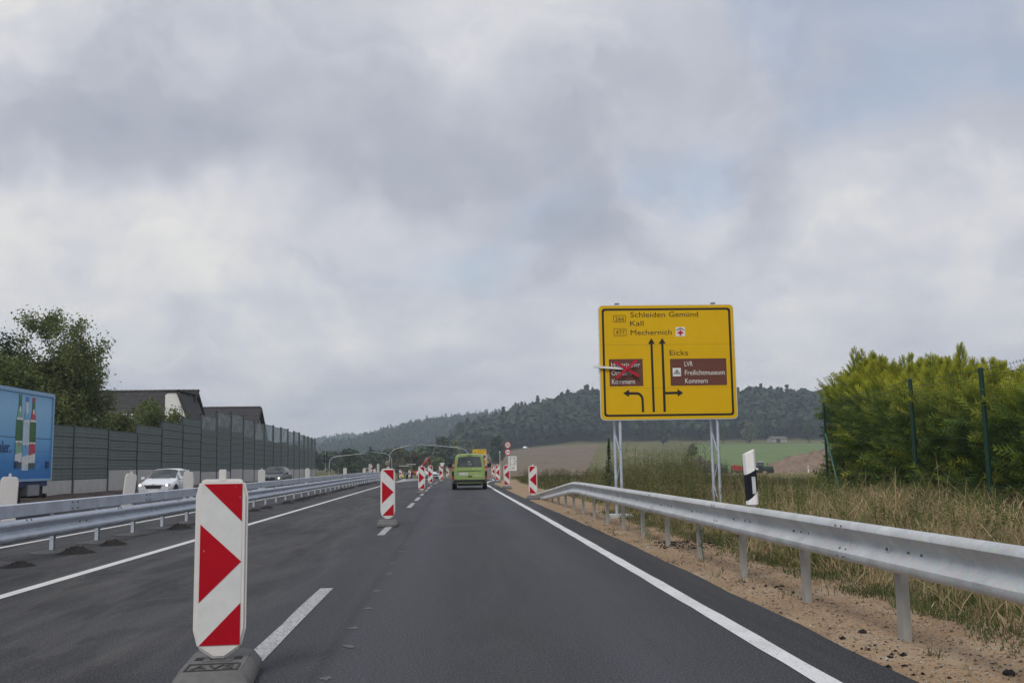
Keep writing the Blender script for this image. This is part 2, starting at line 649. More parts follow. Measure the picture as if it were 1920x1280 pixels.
M_REFW = pm('reflective_white', (0.62, 0.63, 0.62), 0.35, 0, 0.05, 12, dirt=(0.42, 0.41, 0.40), dscale=5, damt=0.25)
M_RUB = pm('recycled_rubber', (0.125, 0.125, 0.125), 0.8, 0, 0.2, 12, 0.5, 120, 0.004, dirt=(0.16, 0.15, 0.14), dscale=4, damt=0.6)
M_BLACK = pm('black_gap', (0.012, 0.012, 0.012), 0.8)


def red_mat():
    m, nt, b, out = newmat('reflective_red')
    v = coords(nt)
    c = rampn(nt, noise(nt, 5, 4, 0.6, v), [(0.3, (0.36, 0.001, 0.010)), (0.7, (0.41, 0.002, 0.013))])
    mp = nt.nodes.new('ShaderNodeMapping')
    mp.inputs['Scale'].default_value = (1, 1, 0.35)
    mp.inputs['Rotation'].default_value = (0, 0.5, 0)
    nt.links.new(v, mp.inputs['Vector'])
    s = noise(nt, 34, 3, 0.6, mp.outputs[0])
    c = mixc(nt, mrange(nt, s, 0.69, 0.72, 0, 0.75), c, (0.62, 0.50, 0.48))
    nt.links.new(c, b.inputs['Base Color'])
    b.inputs['Roughness'].default_value = 0.5
    b.inputs['Specular IOR Level'].default_value = 0.2
    return m


M_RED = red_mat()


# ================================================================== ground heights
def S(t):
    t = np.clip(t, 0, 1)
    return t * t * (3 - 2 * t)


def zr(y):
    y = np.asarray(y, float)
    return -9e-5 * np.clip(y - 55, 0, 95) ** 2 - 0.0171 * np.clip(y - 150, 0, 65)


def zroad(x, y):
    return zr(y) - 0.02 * np.clip(-6.4 - np.asarray(x, float), 0, 11.5)


def line_x(y):      # centre of the right edge line
    return np.interp(y, [-30, 8, 27, 48, 66, 75, 84, 92, 110, 150, 200, 240], [2.17, 2.17, 2.12, 2.00, 1.98, 2.5, 3.25, 3.45, 3.5, 4.2, 6.0, 8.5])


def edge_x(y):      # edge of the asphalt
    y = np.asarray(y, float)
    return line_x(y) + np.interp(y, [0, 16, 30, 60, 240], [0.47, 0.62, 0.55, 0.55, 0.6]) + 0.012 * np.sin(y * 1.7) + 0.01 * np.sin(y * 4.1 + 1)


def terrain(x, y, cut=True):
    x = np.asarray(x, float)
    y = np.asarray(y, float)
    h = zr(y)
    side = S((x + 70) / 160)
    base = 15.4 * S((y - 205) / 500) * side
    h = h + base
    g = np.interp(x, [-90, -20, 24, 63, 115, 238, 300, 450, 850], [2, 6, 17, 31, 42, 41, 38, 36, 30])
    w = S((y - 670) / 150)
    h = np.where(y > 600, np.maximum(h, h * (1 - w) + g * w), h)
    gm = np.interp(x, [-850, -400, -250, -137, -105, -42, 54, 150, 400], [0, 2, 10, 30, 40, 55, 64, 62, 50])
    w = S((y - 1080) / 420)
    h = np.where(y > 1000, np.maximum(h * (1 - 0.9 * w), h * (1 - w) + gm * w), h)
    gf = np.interp(x, [-850, -450, -306, -246, -172, 0, 200], [5, 35, 50, 60, 58, 50, 40])
    w = S((y - 1850) / 450)
    h = np.where(y > 1800, np.maximum(h * (1 - 0.9 * w), h * (1 - w) + gf * w), h)
    bank = (0.5 - 0.05 * S((y - 12) / 14)) * S((x - 4.0) / 3.6) * (1 - S((y - 30) / 25)) * (1 - 0.6 * S((x - 14) / 10))
    h = h + bank
    h = h + 0.10 * np.sin(x * 0.9 + 1.3 * np.sin(y * 0.21)) * np.sin(y * 0.37) * S((x - 4.5) / 2)
    h = h + 0.08 * np.sin(x * 0.11 + y * 0.05) * S((x - 14) / 20) * S((y - 40) / 60)
    # left: soil strip rising to the foot of the noise barrier
    t = S((y - 200) / 40)
    left = zroad(np.maximum(x, -17.5), y) + 0.32 * S((-17.4 - x) / 1.4)
    h = np.where(x < -10, left * (1 - t) + h * t, h)
    if cut:
        xb = edge_x(y) + 1.25
        inside = S((x + 18.0) / 0.5) * (1 - S((x - xb) / 0.6)) * (1 - S((y - 236) / 6))
        h = h - 0.14 * inside
    return h


ground = terrain


def gz(x, y):
    return float(ground(np.array([x]), np.array([y]), False)[0])


def grid_sheet(name, xs, ys, zf, mat, kind='structure', label=None, parent=None):
    xs = np.asarray(xs)
    ys = np.asarray(ys)
    XX, YY = np.meshgrid(xs, ys)
    if callable(zf):
        ZZ = zf(XX, YY)
    V = np.stack([XX, YY, ZZ], -1).reshape(-1, 3)
    nx, ny = len(xs), len(ys)
    i = np.arange(ny - 1)[:, None] * nx + np.arange(nx - 1)[None, :]
    F = np.stack([i, i + 1, i + nx + 1, i + nx], -1).reshape(-1, 4)
    o = link(name, np_mesh(name, V, F, mat, True), parent)
    if kind:
        o['kind'] = kind
    return o


def strip_sheet(name, ys, x0, x1, nx, zf, mat, kind='structure', parent=None, smooth=True):
    ys = np.asarray(ys, float)
    a = x0(ys) if callable(x0) else np.full_like(ys, x0)
    b = x1(ys) if callable(x1) else np.full_like(ys, x1)
    t = np.linspace(0, 1, nx)
    XX = a[:, None] * (1 - t) + b[:, None] * t
    YY = np.repeat(ys[:, None], nx, 1)
    ZZ = zf(XX, YY)
    V = np.stack([XX, YY, ZZ], -1).reshape(-1, 3)
    ny = len(ys)
    i = np.arange(ny - 1)[:, None] * nx + np.arange(nx - 1)[None, :]
    F = np.stack([i, i + 1, i + nx + 1, i + nx], -1).reshape(-1, 4)
    o = link(name, np_mesh(name, V, F, mat, smooth), parent)
    if kind:
        o['kind'] = kind
    return o


# ================================================================== the setting
def meadow_mat():
    m, nt, b, out = newmat('meadow')
    v = coords(nt)
    n1 = noise(nt, 0.035, 5, 0.6, v, 0.4)
    n2 = noise(nt, 0.6, 5, 0.65, v)
    n3 = noise(nt, 7.0, 4, 0.65, v)
    c = rampn(nt, n1, [(0.32, (0.080, 0.098, 0.036)), (0.5, (0.130, 0.125, 0.052)), (0.68, (0.190, 0.160, 0.080))])
    c = mixc(nt, mrange(nt, n2, 0.4, 0.65, 0, 0.6), c, (0.115, 0.120, 0.045))
    c = mixc(nt, mrange(nt, n3, 0.5, 0.7, 0, 0.5), c, (0.19, 0.155, 0.085))
    nt.links.new(c, b.inputs['Base Color'])
    b.inputs['Roughness'].default_value = 0.95
    b.inputs['Specular IOR Level'].default_value = 0.1
    bump(nt, b, n3, 0.6, 0.1)
    return m


def field_mat(name, stops, row=(1, 0.1, 1), rot=0.3, scale=0.25):
    m, nt, b, out = newmat(name)
    v = coords(nt)
    mp = nt.nodes.new('ShaderNodeMapping')
    mp.inputs['Scale'].default_value = row
    mp.inputs['Rotation'].default_value = (0, 0, rot)
    nt.links.new(v, mp.inputs['Vector'])
    n1 = noise(nt, scale, 5, 0.6, mp.outputs[0])
    n2 = noise(nt, 0.02, 4, 0.55, v, 0.5)
    n3 = noise(nt, 1.5, 3, 0.6, v)
    k = mth(nt, 'ADD', mth(nt, 'MULTIPLY', n1, 0.5), mth(nt, 'ADD', mth(nt, 'MULTIPLY', n2, 0.4), mth(nt, 'MULTIPLY', n3, 0.1)))
    nt.links.new(rampn(nt, k, stops), b.inputs['Base Color'])
    b.inputs['Roughness'].default_value = 0.95
    b.inputs['Specular IOR Level'].default_value = 0.1
    return m


def gravel_mat():
    m, nt, b, out = newmat('sandy_gravel')
    v = coords(nt)
    n1 = noise(nt, 1.1, 5, 0.6, v, 0.4)
    n2 = noise(nt, 22, 4, 0.7, v)
    vor = nt.nodes.new('ShaderNodeTexVoronoi')
    vor.inputs['Scale'].default_value = 55
    nt.links.new(v, vor.inputs['Vector'])
    c = rampn(nt, n1, [(0.3, (0.265, 0.172, 0.098)), (0.5, (0.335, 0.230, 0.138)), (0.7, (0.40, 0.30, 0.20))])
    c = mixc(nt, mrange(nt, n2, 0.55, 0.75, 0, 0.6), c, (0.42, 0.36, 0.28))
    c = mixc(nt, mrange(nt, n2, 0.45, 0.28, 0, 0.7), c, (0.11, 0.075, 0.05))
    sp = nt.nodes.new('ShaderNodeSeparateColor')
    nt.links.new(vor.outputs['Color'], sp.inputs[0])
    c = mixc(nt, mrange(nt, sp.outputs[0], 0.86, 0.9, 0, 0.5), c, (0.40, 0.38, 0.34))
    c = mixc(nt, mrange(nt, sp.outputs[1], 0.92, 0.95, 0, 0.6), c, (0.06, 0.055, 0.05))
    tar = noise(nt, 1.9, 6, 0.7, v, 0.6)
    c = mixc(nt, mrange(nt, tar, 0.66, 0.72, 0, 0.7), c, (0.055, 0.047, 0.043))
    nt.links.new(c, b.inputs['Base Color'])
    b.inputs['Roughness'].default_value = 0.92
    b.inputs['Specular IOR Level'].default_value = 0.2
    bump(nt, b, mth(nt, 'ADD', n2, vor.outputs['Distance']), 0.7, 0.02)
    return m


M_MEADOW = meadow_mat()
M_GRAVEL = gravel_mat()
M_BROWNF = field_mat('stubble_field_soil', [(0.30, (0.115, 0.092, 0.062)), (0.5, (0.165, 0.125, 0.088)), (0.7, (0.205, 0.160, 0.112))])
M_GREENF = field_mat('young_crop', [(0.30, (0.095, 0.145, 0.050)), (0.5, (0.130, 0.185, 0.070)), (0.7, (0.185, 0.215, 0.100))], (1, 0.08, 1), 1.1, 0.5)

xs = np.concatenate([np.linspace(-850, -320, 18)[:-1], np.linspace(-320, -60, 40)[:-1], np.linspace(-60, -20, 16)[:-1], np.linspace(-20, 2, 23)[:-1], np.linspace(2, 16, 57)[:-1],
                     np.linspace(16, 70, 28)[:-1], np.linspace(70, 330, 50)[:-1], np.linspace(330, 850, 20)])
ys = np.concatenate([np.linspace(-35, 60, 140)[:-1], np.linspace(60, 240, 90)[:-1], np.linspace(240, 720, 60)[:-1], np.linspace(720, 1600, 50)[:-1], np.linspace(1600, 2650, 30)])
grid_sheet('ground', xs, ys, lambda a, b_: ground(a, b_), M_MEADOW)

road_y = np.concatenate([np.arange(-30, 60, 1.0), np.arange(60, 236, 2.0)])
road = strip_sheet('road', road_y, -17.5, edge_x, 48, zroad, M_ASPH)


def lift(d):
    return lambda a, b_: zroad(a, b_) + d


WOB = lambda y, ph: 0.004 * np.sin(y * 2.3 + ph) + 0.003 * np.sin(y * 5.1 + ph)
ly = np.concatenate([np.arange(-28, 60, 0.5), np.arange(60, 200, 1.5)])
strip_sheet('edge_line', ly, lambda y: line_x(y) - 0.075 + WOB(y, 0), lambda y: line_x(y) + 0.075 + WOB(y, 2), 2, lift(0.005), M_LINE, None, road)
ly2 = np.concatenate([np.arange(-28, 60, 1.0), np.arange(60, 128, 2.0)])
LX = lambda y: np.interp(y, [-30, 60, 100, 128], [-4.73, -4.70, -5.0, -6.6])
strip_sheet('edge_line', ly2, lambda y: LX(y) - 0.075, lambda y: LX(y) + 0.075, 2, lift(0.005), M_NEWLINE, None, road)
ly3 = np.arange(-28, 150, 1.5)
strip_sheet('edge_line', ly3, -7.98, -7.83, 2, lift(0.005), M_NEWLINE, None, road)
DX = lambda y: np.interp(y, [0, 24, 60, 100, 150], [-1.36, -1.41, -1.48, -1.2, -0.4])
for yc, ln in [(-15, 4), (-3, 4), (9, 4), (21, 3.9)] + [(32.8 + 5.97 * k, 3.7) for k in range(11)]:
    ya = np.linspace(yc - ln / 2, yc + ln / 2, 6)
    strip_sheet('lane_dash', ya, lambda y: DX(y) - 0.07 + WOB(y, 1), lambda y: DX(y) + 0.07 + WOB(y, 3), 2, lift(0.005), M_DASH, None, road)
# rubbed-off pale spots beside the lane joint
for (px_, py_) in ((-0.80, 6.4), (-0.78, 7.5), (-0.83, 8.3), (-0.80, 9.4), (-0.82, 10.7), (-0.80, 12.3), (-0.83, 13.6), (-0.82, 15.4), (-0.80, 16.8)):
    mb = MB()
    pts = []
    for a in range(9):
        r_ = 0.02 + 0.05 * random.random()
        pts.append((px_ + r_ * math.cos(a * 0.698), py_ + 1.6 * r_ * math.sin(a * 0.698)))
    mb.add([(p[0], p[1], 0.004) for p in pts], [tuple(range(9))])
    mb.build('paint_smudge', pm('faded_paint', (0.115, 0.115, 0.118), 0.8, var=0.4, scale=40), road)

# freshly milled, paler wedge at the junction
M_PALE = pm('milled_asphalt', (0.27, 0.27, 0.275), 0.9, var=0.2, scale=3, bmp=0.3, bscale=50)
strip_sheet('milled_strip', np.arange(78, 150, 3.0), lambda y: np.interp(y, [78, 128, 150], [-4.6, -6.5, -7.0]), lambda y: np.interp(y, [78, 110, 150], [-4.5, -2.6, -2.2]), 4, lift(0.004), M_PALE, None, road)


# sandy verge with bumps
def verge_z(x, y):
    e = edge_x(y)
    t = np.clip((x - e) / 1.4, 0, 1)
    z = zr(y) - 0.022 + 0.03 * S((x - e - 0.3) / 1.0)
    z = z + 0.012 * np.sin(x * 7 + 2 * np.sin(y * 1.3)) * np.sin(y * 3.1 + x) + 0.008 * np.sin(x * 17 + y * 11) * np.sin(y * 13.7 - x * 5)
    z = z + 0.05 * np.exp(-((y - 15.2) / 0.9) ** 2 - ((x - 3.7) / 0.6) ** 2)
    return z - 0.16 * S((x - e - 1.75) / 0.45)


verge = strip_sheet('gravel_verge', np.concatenate([np.arange(2.5, 30, 0.09), np.arange(30, 85, 0.4)]), lambda y: edge_x(y) - 0.05, lambda y: edge_x(y) + 2.2, 34, verge_z, M_GRAVEL)

# fields draped over the slope
strip_sheet('stubble_field', np.arange(236, 660, 8.0), lambda y: np.interp(y, [236, 660], [2.5, 18]), lambda y: np.interp(y, [236, 660], [30, 96]), 14, lambda a, b_: ground(a, b_) + 0.12, M_BROWNF)
strip_sheet('crop_field', np.arange(232, 560, 8.0), lambda y: np.interp(y, [232, 400, 560], [44, 92, 136]), lambda y: 0.56 * y, 14, lambda a, b_: ground(a, b_) + 0.12, M_GREENF)


# ================================================================== foliage tools
def rand_unit(n):
    v = rng.normal(size=(n, 3))
    return v / np.linalg.norm(v, axis=1, keepdims=True)


def leaf_quads(C, size, aspect=0.6, up=0.0, out=None, outw=0.0):
    """rhombic leaves at C; returns V, F"""
    n = len(C)
    nrm = rand_unit(n)
    if out is not None:
        nrm = nrm + out * outw
    nrm[:, 2] += up
    nrm /= np.linalg.norm(nrm, axis=1, keepdims=True)
    a = np.cross(nrm, rand_unit(n))
    a /= np.linalg.norm(a, axis=1, keepdims=True) + 1e-9
    b_ = np.cross(nrm, a)
    sz = np.asarray(size).reshape(-1, 1) * np.ones((n, 1))
    a = a * sz
    b_ = b_ * sz * aspect
    V = np.stack([C - a, C - b_, C + a, C + b_], 1).reshape(-1, 3)
    F = np.arange(4 * n).reshape(-1, 4)
    return V, F


def lobes_points(n, lobes, shell=0.55):
    """points near the surfaces of several ellipsoid lobes: (cx,cy,cz,rx,ry,rz)"""
    L = np.array(lobes)
    w = (L[:, 3] * L[:, 4] * L[:, 5]) ** (2 / 3)
    idx = rng.choice(len(L), n, p=w / w.sum())
    d = rand_unit(n)
    r = 1 - shell * rng.random((n, 1)) ** 1.8
    P = L[idx, :3] + d * L[idx, 3:] * r
    return P, d


def branch_tree(h, width, spread, levels=3, n0=7, trunk_r=0.14, seed=1, clear=0.3, up=0.6):
    """recursive limbs; returns MB and list of twig end points"""
    rd = random.Random(seed)
    mb = MB()
    ends = []

    def grow(p, d, ln, r, lev):
        pts = [p]
        q = p.copy()
        dd = d.copy()
        for k in range(4):
            dd = (dd + Vector((rd.uniform(-1, 1), rd.uniform(-1, 1), rd.uniform(-0.4, 0.9))) * 0.16).normalized()
            q = q + dd * ln / 4
            pts.append(q.copy())
        mb.tube(pts, [r * (1 - 0.16 * k) for k in range(5)], 5 if lev else 7, False)
        if lev >= levels:
            ends.extend(pts[2:])
            return
        nb = n0 if lev == 0 else rd.choice((3, 4))
        for k in range(nb):
            t = rd.uniform(clear if lev == 0 else 0.35, 1.0)
            i = min(3, int(t * 4))
            s = pts[i].lerp(pts[i + 1], t * 4 - i)
            a = rd.uniform(0, 2 * math.pi)
            sd = Vector((math.cos(a), math.sin(a), 0))
            nd = (dd * up + sd * spread + Vector((0, 0, 0.25))).normalized()
            grow(s, nd, ln * rd.uniform(0.45, 0.66), r * 0.5, lev + 1)
        ends.append(pts[-1])
    grow(Vector((0, 0, -0.1)), Vector((0, 0, 1)), h * 0.72, trunk_r, 0)
    E_ = np.array([tuple(e) for e in ends])
    fz = h / np.percentile(E_[:, 2], 99.5)
    fx = width / 2 / np.percentile(np.hypot(E_[:, 0], E_[:, 1]), 96)
    mb.v = [(v[0] * fx, v[1] * fx, v[2] * fz) for v in mb.v]
    return mb, [Vector((e.x * fx, e.y * fx, e.z * fz)) for e in ends]


M_BARK = pm('bark', (0.11, 0.095, 0.08), 0.9, 0, 0.3, 12, 0.6, 30, 0.02)
LM_BIRCH = leafmat('thin_green_leaf', [(0.0, (0.095, 0.125, 0.045)), (0.6, (0.155, 0.190, 0.066)), (1.0, (0.24, 0.25, 0.10))], 0.45)
LM_OLIVE = leafmat('olive_leaf', [(0.0, (0.075, 0.100, 0.030)), (0.6, (0.125, 0.160, 0.048)), (1.0, (0.200, 0.225, 0.075))], 0.4)
LM_DARK = leafmat('dark_green_leaf', [(0.0, (0.024, 0.045, 0.020)), (0.6, (0.040, 0.068, 0.028)), (1.0, (0.070, 0.100, 0.040))], 0.2)
LM_WOOD = leafmat('woodland_leaf', [(0.0, (0.026, 0.048, 0.024)), (0.6, (0.046, 0.078, 0.036)), (1.0, (0.085, 0.115, 0.052))], 0.15)
LM_FOR = leafmat('forest_leaf', [(0.0, (0.020, 0.038, 0.020)), (0.6, (0.030, 0.054, 0.026)), (1.0, (0.046, 0.072, 0.034))], 0.12)
LM_YEL = leafmat('yellow_green_leaf', [(0.0, (0.100, 0.125, 0.030)), (1.0, (0.210, 0.230, 0.070))], 0.3)
LM_GREY = leafmat('grey_green_leaf', [(0.0, (0.075, 0.100, 0.060)), (1.0, (0.150, 0.180, 0.115))], 0.25)
LM_BRN = leafmat('rusty_leaf', [(0.0, (0.060, 0.052, 0.026)), (0.6, (0.095, 0.080, 0.038)), (1.0, (0.100, 0.115, 0.045))], 0.2)


def lobe_tree(name, label, loc, h, w, mat, n=900, size=0.35, seed=0, group=None, cat='tree', trunk=0.22, low=0.25, nl=9, parts=True):
    global rng
    keep = rng
    rng = np.random.default_rng(seed + 100)
    rd = random.Random(seed)
    t = thing(name, label, cat, loc, rd.uniform(0, 6), group)
    lobes = []
    for k in range(nl):
        a = rd.uniform(0, 6.28)
        f = rd.random()
        rr = w * 0.5 * (1 - f * 0.55) * rd.uniform(0.3, 0.75)
        cz = h * (low + 0.12 + (0.80 - low) * f)
        sz = w * rd.uniform(0.17, 0.30) * (1.05 - 0.35 * f)
        lobes.append((rr * math.cos(a), rr * math.sin(a), cz, sz, sz, min(sz * rd.uniform(0.8, 1.1), h - cz if h - cz > 0.2 else 0.3)))
    lobes.append((0, 0, h * (low + 0.3), w * 0.33, w * 0.33, h * 0.3))
    P, d = lobes_points(n, lobes)
    V, F = leaf_quads(P, size * rng.uniform(0.6, 1.3, n), 0.65, 0.2, d, 0.7)
    link('crown', np_mesh('crown', V, F, mat), t)
    mb = MB()
    mb.tube([(0, 0, -0.3), (0.03 * h, 0, h * low), (0, 0.02 * h, h * 0.7)], [h * 0.035, h * 0.026, h * 0.008], 7)
    for k in range(4):
        L = lobes[k]
        mb.tube([(0.01 * h, 0, h * low * 0.9), (L[0] * 0.5, L[1] * 0.5, (h * low + L[2]) / 2), (L[0], L[1], L[2])], [h * 0.015, h * 0.010, h * 0.004], 5)
    mb.build('trunk', M_BARK, t, True)
    rng = keep
    return t


# ================================================================== forest on the hills (far-off wood: one mass per hill)
def forest(name, label, n, xr, yr, hmin, hmax, leaves, tmin_y, mat, seed, cond=None, conif=0.15):
    global rng
    rng = np.random.default_rng(seed)
    X = rng.uniform(*xr, n)
    Y = yr[0] + (yr[1] - yr[0]) * rng.random(n) ** 1.15
    if cond is not None:
        k = cond(X, Y)
        X, Y = X[k], Y[k]
    n = len(X)
    Z = ground(X, Y)
    H = rng.uniform(hmin, hmax, n)
    Wd = H * rng.uniform(0.55, 0.85, n)
    con = rng.random(n) < conif
    # leaf clusters placed through each crown
    idx = np.repeat(np.arange(n), leaves)
    m = len(idx)
    d = rand_unit(m)
    r = rng.uniform(0.55, 1.0, m)
    nlob = 5
    la = rng.uniform(0, 2 * np.pi, (n, nlob))
    lr = rng.uniform(0.1, 0.30, (n, nlob))
    lz = rng.uniform(0.45, 0.80, (n, nlob))
    ls = rng.uniform(0.20, 0.34, (n, nlob))
    li = rng.integers(0, nlob, m)
    cx = np.cos(la[idx, li]) * lr[idx, li] * Wd[idx]
    cy = np.sin(la[idx, li]) * lr[idx, li] * Wd[idx]
    cz = lz[idx, li] * H[idx]
    sz = ls[idx, li] * Wd[idx]
    P = np.stack([cx, cy, cz], 1) + d * (sz * r)[:, None]
    # conifers: narrow cones
    t = rng.random(m) ** 1.3
    a = rng.uniform(0, 2 * np.pi, m)
    rad = (1 - t) * 0.20 * H[idx] * rng.uniform(0.6, 1.0, m)
    Pc = np.stack([np.cos(a) * rad, np.sin(a) * rad, (0.22 + 0.88 * t) * H[idx]], 1)
    cc = con[idx]
    P[cc] = Pc[cc]
    # skirts close the gaps near the ground
    P += np.stack([X[idx], Y[idx], Z[idx]], 1)
    size = (0.105 * H[idx]) * rng.uniform(0.7, 1.35, m) * np.where(cc, 0.75, 1.0)
    V, F = leaf_quads(P, size, 0.75, 0.5, d, 2.2)
    o = link(name, np_mesh(name, V, F, mat))
    tag(o, label, 'forest', None, 'stuff')
    return o


forest('forest', 'dark broadleaf wood covering the hill above the green crop field', 2300, (-15, 400), (690, 900), 15, 23, 120, 0, LM_FOR, 11,
       lambda x, y: (x > -5 + 0.05 * y - 30) & (x < 0.52 * y), 0.10)
forest('forest', 'hazy wooded hill rising behind the junction and the street lamps', 3300, (-300, 200), (1090, 1560), 11, 17, 60, 0, LM_FOR, 12,
       lambda x, y: (x > -0.20 * y) & (x < 0.115 * y), 0.4)
forest('forest', 'palest and most distant wooded ridge at the end of the noise barrier', 1300, (-460, -60), (1850, 2400), 12, 18, 50, 0, LM_FOR, 13, None, 0.3)
forest('forest_edge', 'low dark shrubs and hedges along the valley floor beyond the junction', 620, (-110, 30), (330, 680), 4, 10, 90, 0, LM_DARK, 14,
       lambda x, y: (x < 0.012 * y - 2 - 0.02 * (y - 330)) & (x > -0.19 * y), 0.05)
rng = np.random.default_rng(21)

# single trees that can be told apart
TREES = [
    # name, label, x, y, h, w, mat, n, size, low
    ('field_bush', 'round dark solitary tree at the upper corner of the crop field', 96.3, 400, 4.9, 5.2, LM_DARK, 900, 0.30, 0.02),
    ('tree', 'yellow green tree left of a grey green willow past the junction', -0.5, 400, 12.5, 8.0, LM_YEL, 900, 0.55, 0.1),
    ('tree', 'grey green willow beside a yellow green tree past the junction', 7.5, 405, 14.0, 10.0, LM_GREY, 1300, 0.55, 0.06),
    ('tree', 'dark round tree standing right of the grey green willow', 17.5, 410, 11.5, 9.5, LM_DARK, 1100, 0.55, 0.04),
    ('tree', 'deep green broad tree behind the curved mast by the barrier end', -27.0, 262, 7.6, 9.4, LM_DARK, 1600, 0.40, 0.02),
    ('tree', 'rusty brown green thicket behind the pair of curved masts', -18.5, 300, 8.8, 11, LM_BRN, 1500, 0.42, 0.02),
    ('tree', 'brownish shrub between the excavator and the rusty thicket', -11.5, 290, 6.4, 9, LM_BRN, 1100, 0.40, 0.02),
    ('tree', 'dusty olive shrub right behind the red excavator', -6.2, 285, 5.0, 8, LM_OLIVE, 1000, 0.36, 0.02),
    ('tree', 'dark narrow tree behind the two pale concrete pillars', -24.0, 310, 6.0, 7, LM_DARK, 800, 0.40, 0.03),
    ('tree', 'tall open tree with bare limbs behind the excavator boom', -4.0, 360, 12.0, 10, LM_WOOD, 900, 0.5, 0.15),
    ('tree', 'olive tree standing before the wood by the sign post', 118, 560, 12.5, 9, LM_WOOD, 700, 0.7, 0.1),
    ('tree', 'broad pale crowned tree between shed and solitary dark tree', 176, 590, 14, 14, LM_GREY, 1000, 0.75, 0.1),
    ('tree', 'small trimmed tree on the meadow edge above the crop field', 156, 575, 11, 8, LM_WOOD, 700, 0.65, 0.22),
    ('tree', 'slim tree beside the low shed near the hedge end', 202, 560, 13, 8, LM_WOOD, 700, 0.65, 0.12),
]
for i, (nm, lb, x, y, h, w, mt, n, sz, low) in enumerate(TREES):
    lobe_tree(nm, lb, (x, y, gz(x, y)), h, w, mt, n, sz, 40 + i, None, 'bush' if nm == 'field_bush' else 'tree', low=low)


# ---------------- garden trees behind the noise barrier
def limb_tree(name, label, loc, h, width, spread, mat, seed, n_leaf, size, trunk=0.16, sigma=0.3, n0=8, clear=0.12, levels=3):
    global rng
    rng = np.random.default_rng(seed)
    t = thing(name, label, 'tree', loc)
    mb, ends = branch_tree(h, width, spread, levels, n0, trunk, seed, clear)
    E = np.array([tuple(e) for e in ends])
    C = E[rng.integers(0, len(E), n_leaf)] + rng.normal(size=(n_leaf, 3)) * sigma
    C[:, 2] = np.maximum(C[:, 2], 0.3)
    V, F = leaf_quads(C, size * rng.uniform(0.6, 1.3, n_leaf), 0.6, 0.2)
    link('crown', np_mesh('crown', V, F, mat), t)
    mb.build('trunk', M_BARK, t, True)
    return t


limb_tree('garden_tree', 'tall airy tree with thin crown behind the blue truck', (-24.4, 62, 0.1), 10.4, 6.2, 0.75, LM_BIRCH, 5, 42000, 0.09, 0.15, 0.30, 12, 0.10)
limb_tree('garden_tree', 'yellowing bushy tree half hidden above the blue truck', (-26.6, 60, 0.1), 7.9, 4.2, 0.8, LM_OLIVE, 9, 22000, 0.095, 0.12, 0.30, 10, 0.06)
limb_tree('garden_tree', 'dark tree standing beyond the yellowing bushy tree behind the truck', (-29.2, 63, 0.1), 9.2, 4.4, 0.7, LM_DARK, 14, 9000, 0.11, 0.14, 0.30, 9, 0.1)
limb_tree('garden_shrub', 'dense green shrub filling the gap beneath the tall airy tree', (-23.0, 60.5, 0.1), 5.6, 4.6, 0.9, LM_BIRCH, 17, 9000, 0.11, 0.08, 0.32, 10, 0.05)
limb_tree('garden_shrub', 'leafy green shrub rising in front of the white gable', (-22.3, 74, 0.1), 5.9, 3.6, 0.8, LM_OLIVE, 23, 9000, 0.10, 0.09, 0.28, 12, 0.04)
limb_tree('garden_shrub', 'low shrub under the skylights of the dark tiled roof', (-23.4, 70, 0.1), 4.9, 3.2, 0.9, LM_BIRCH, 29, 7000, 0.10, 0.07, 0.28, 10, 0.04)
limb_tree('garden_shrub', 'pale shrub against the barrier beside the white gable corner', (-21.2, 79, 0.1), 5.5, 2.4, 0.7, LM_OLIVE, 31, 4000, 0.10, 0.07, 0.22, 8, 0.04)
rng = np.random.default_rng(33)

# ================================================================== houses behind the barrier
M_TILE = pm('dark_roof_tile', (0.045, 0.043, 0.046), 0.7, 0, 0.3, 3, 0.2, 20, 0.01)
M_RENDER = pm('white_render', (0.72, 0.72, 0.70), 0.85, 0, 0.05, 1.5, 0.15, 60, 0.004, dirt=(0.5, 0.49, 0.46), dscale=0.5, damt=0.3)
M_TIMBER = pm('dark_timber', (0.05, 0.038, 0.03), 0.7, 0, 0.2, 5)
M_GLASSD = pm('dark_window_glass', (0.03, 0.035, 0.04), 0.08, 0, 0.1, 2, spec=0.8)
M_SKYL = pm('skylight_glass', (0.42, 0.45, 0.48), 0.06, 0.3, 0.05, 2, spec=0.8)
M_FRAME = pm('white_frame', (0.65, 0.65, 0.64), 0.5)


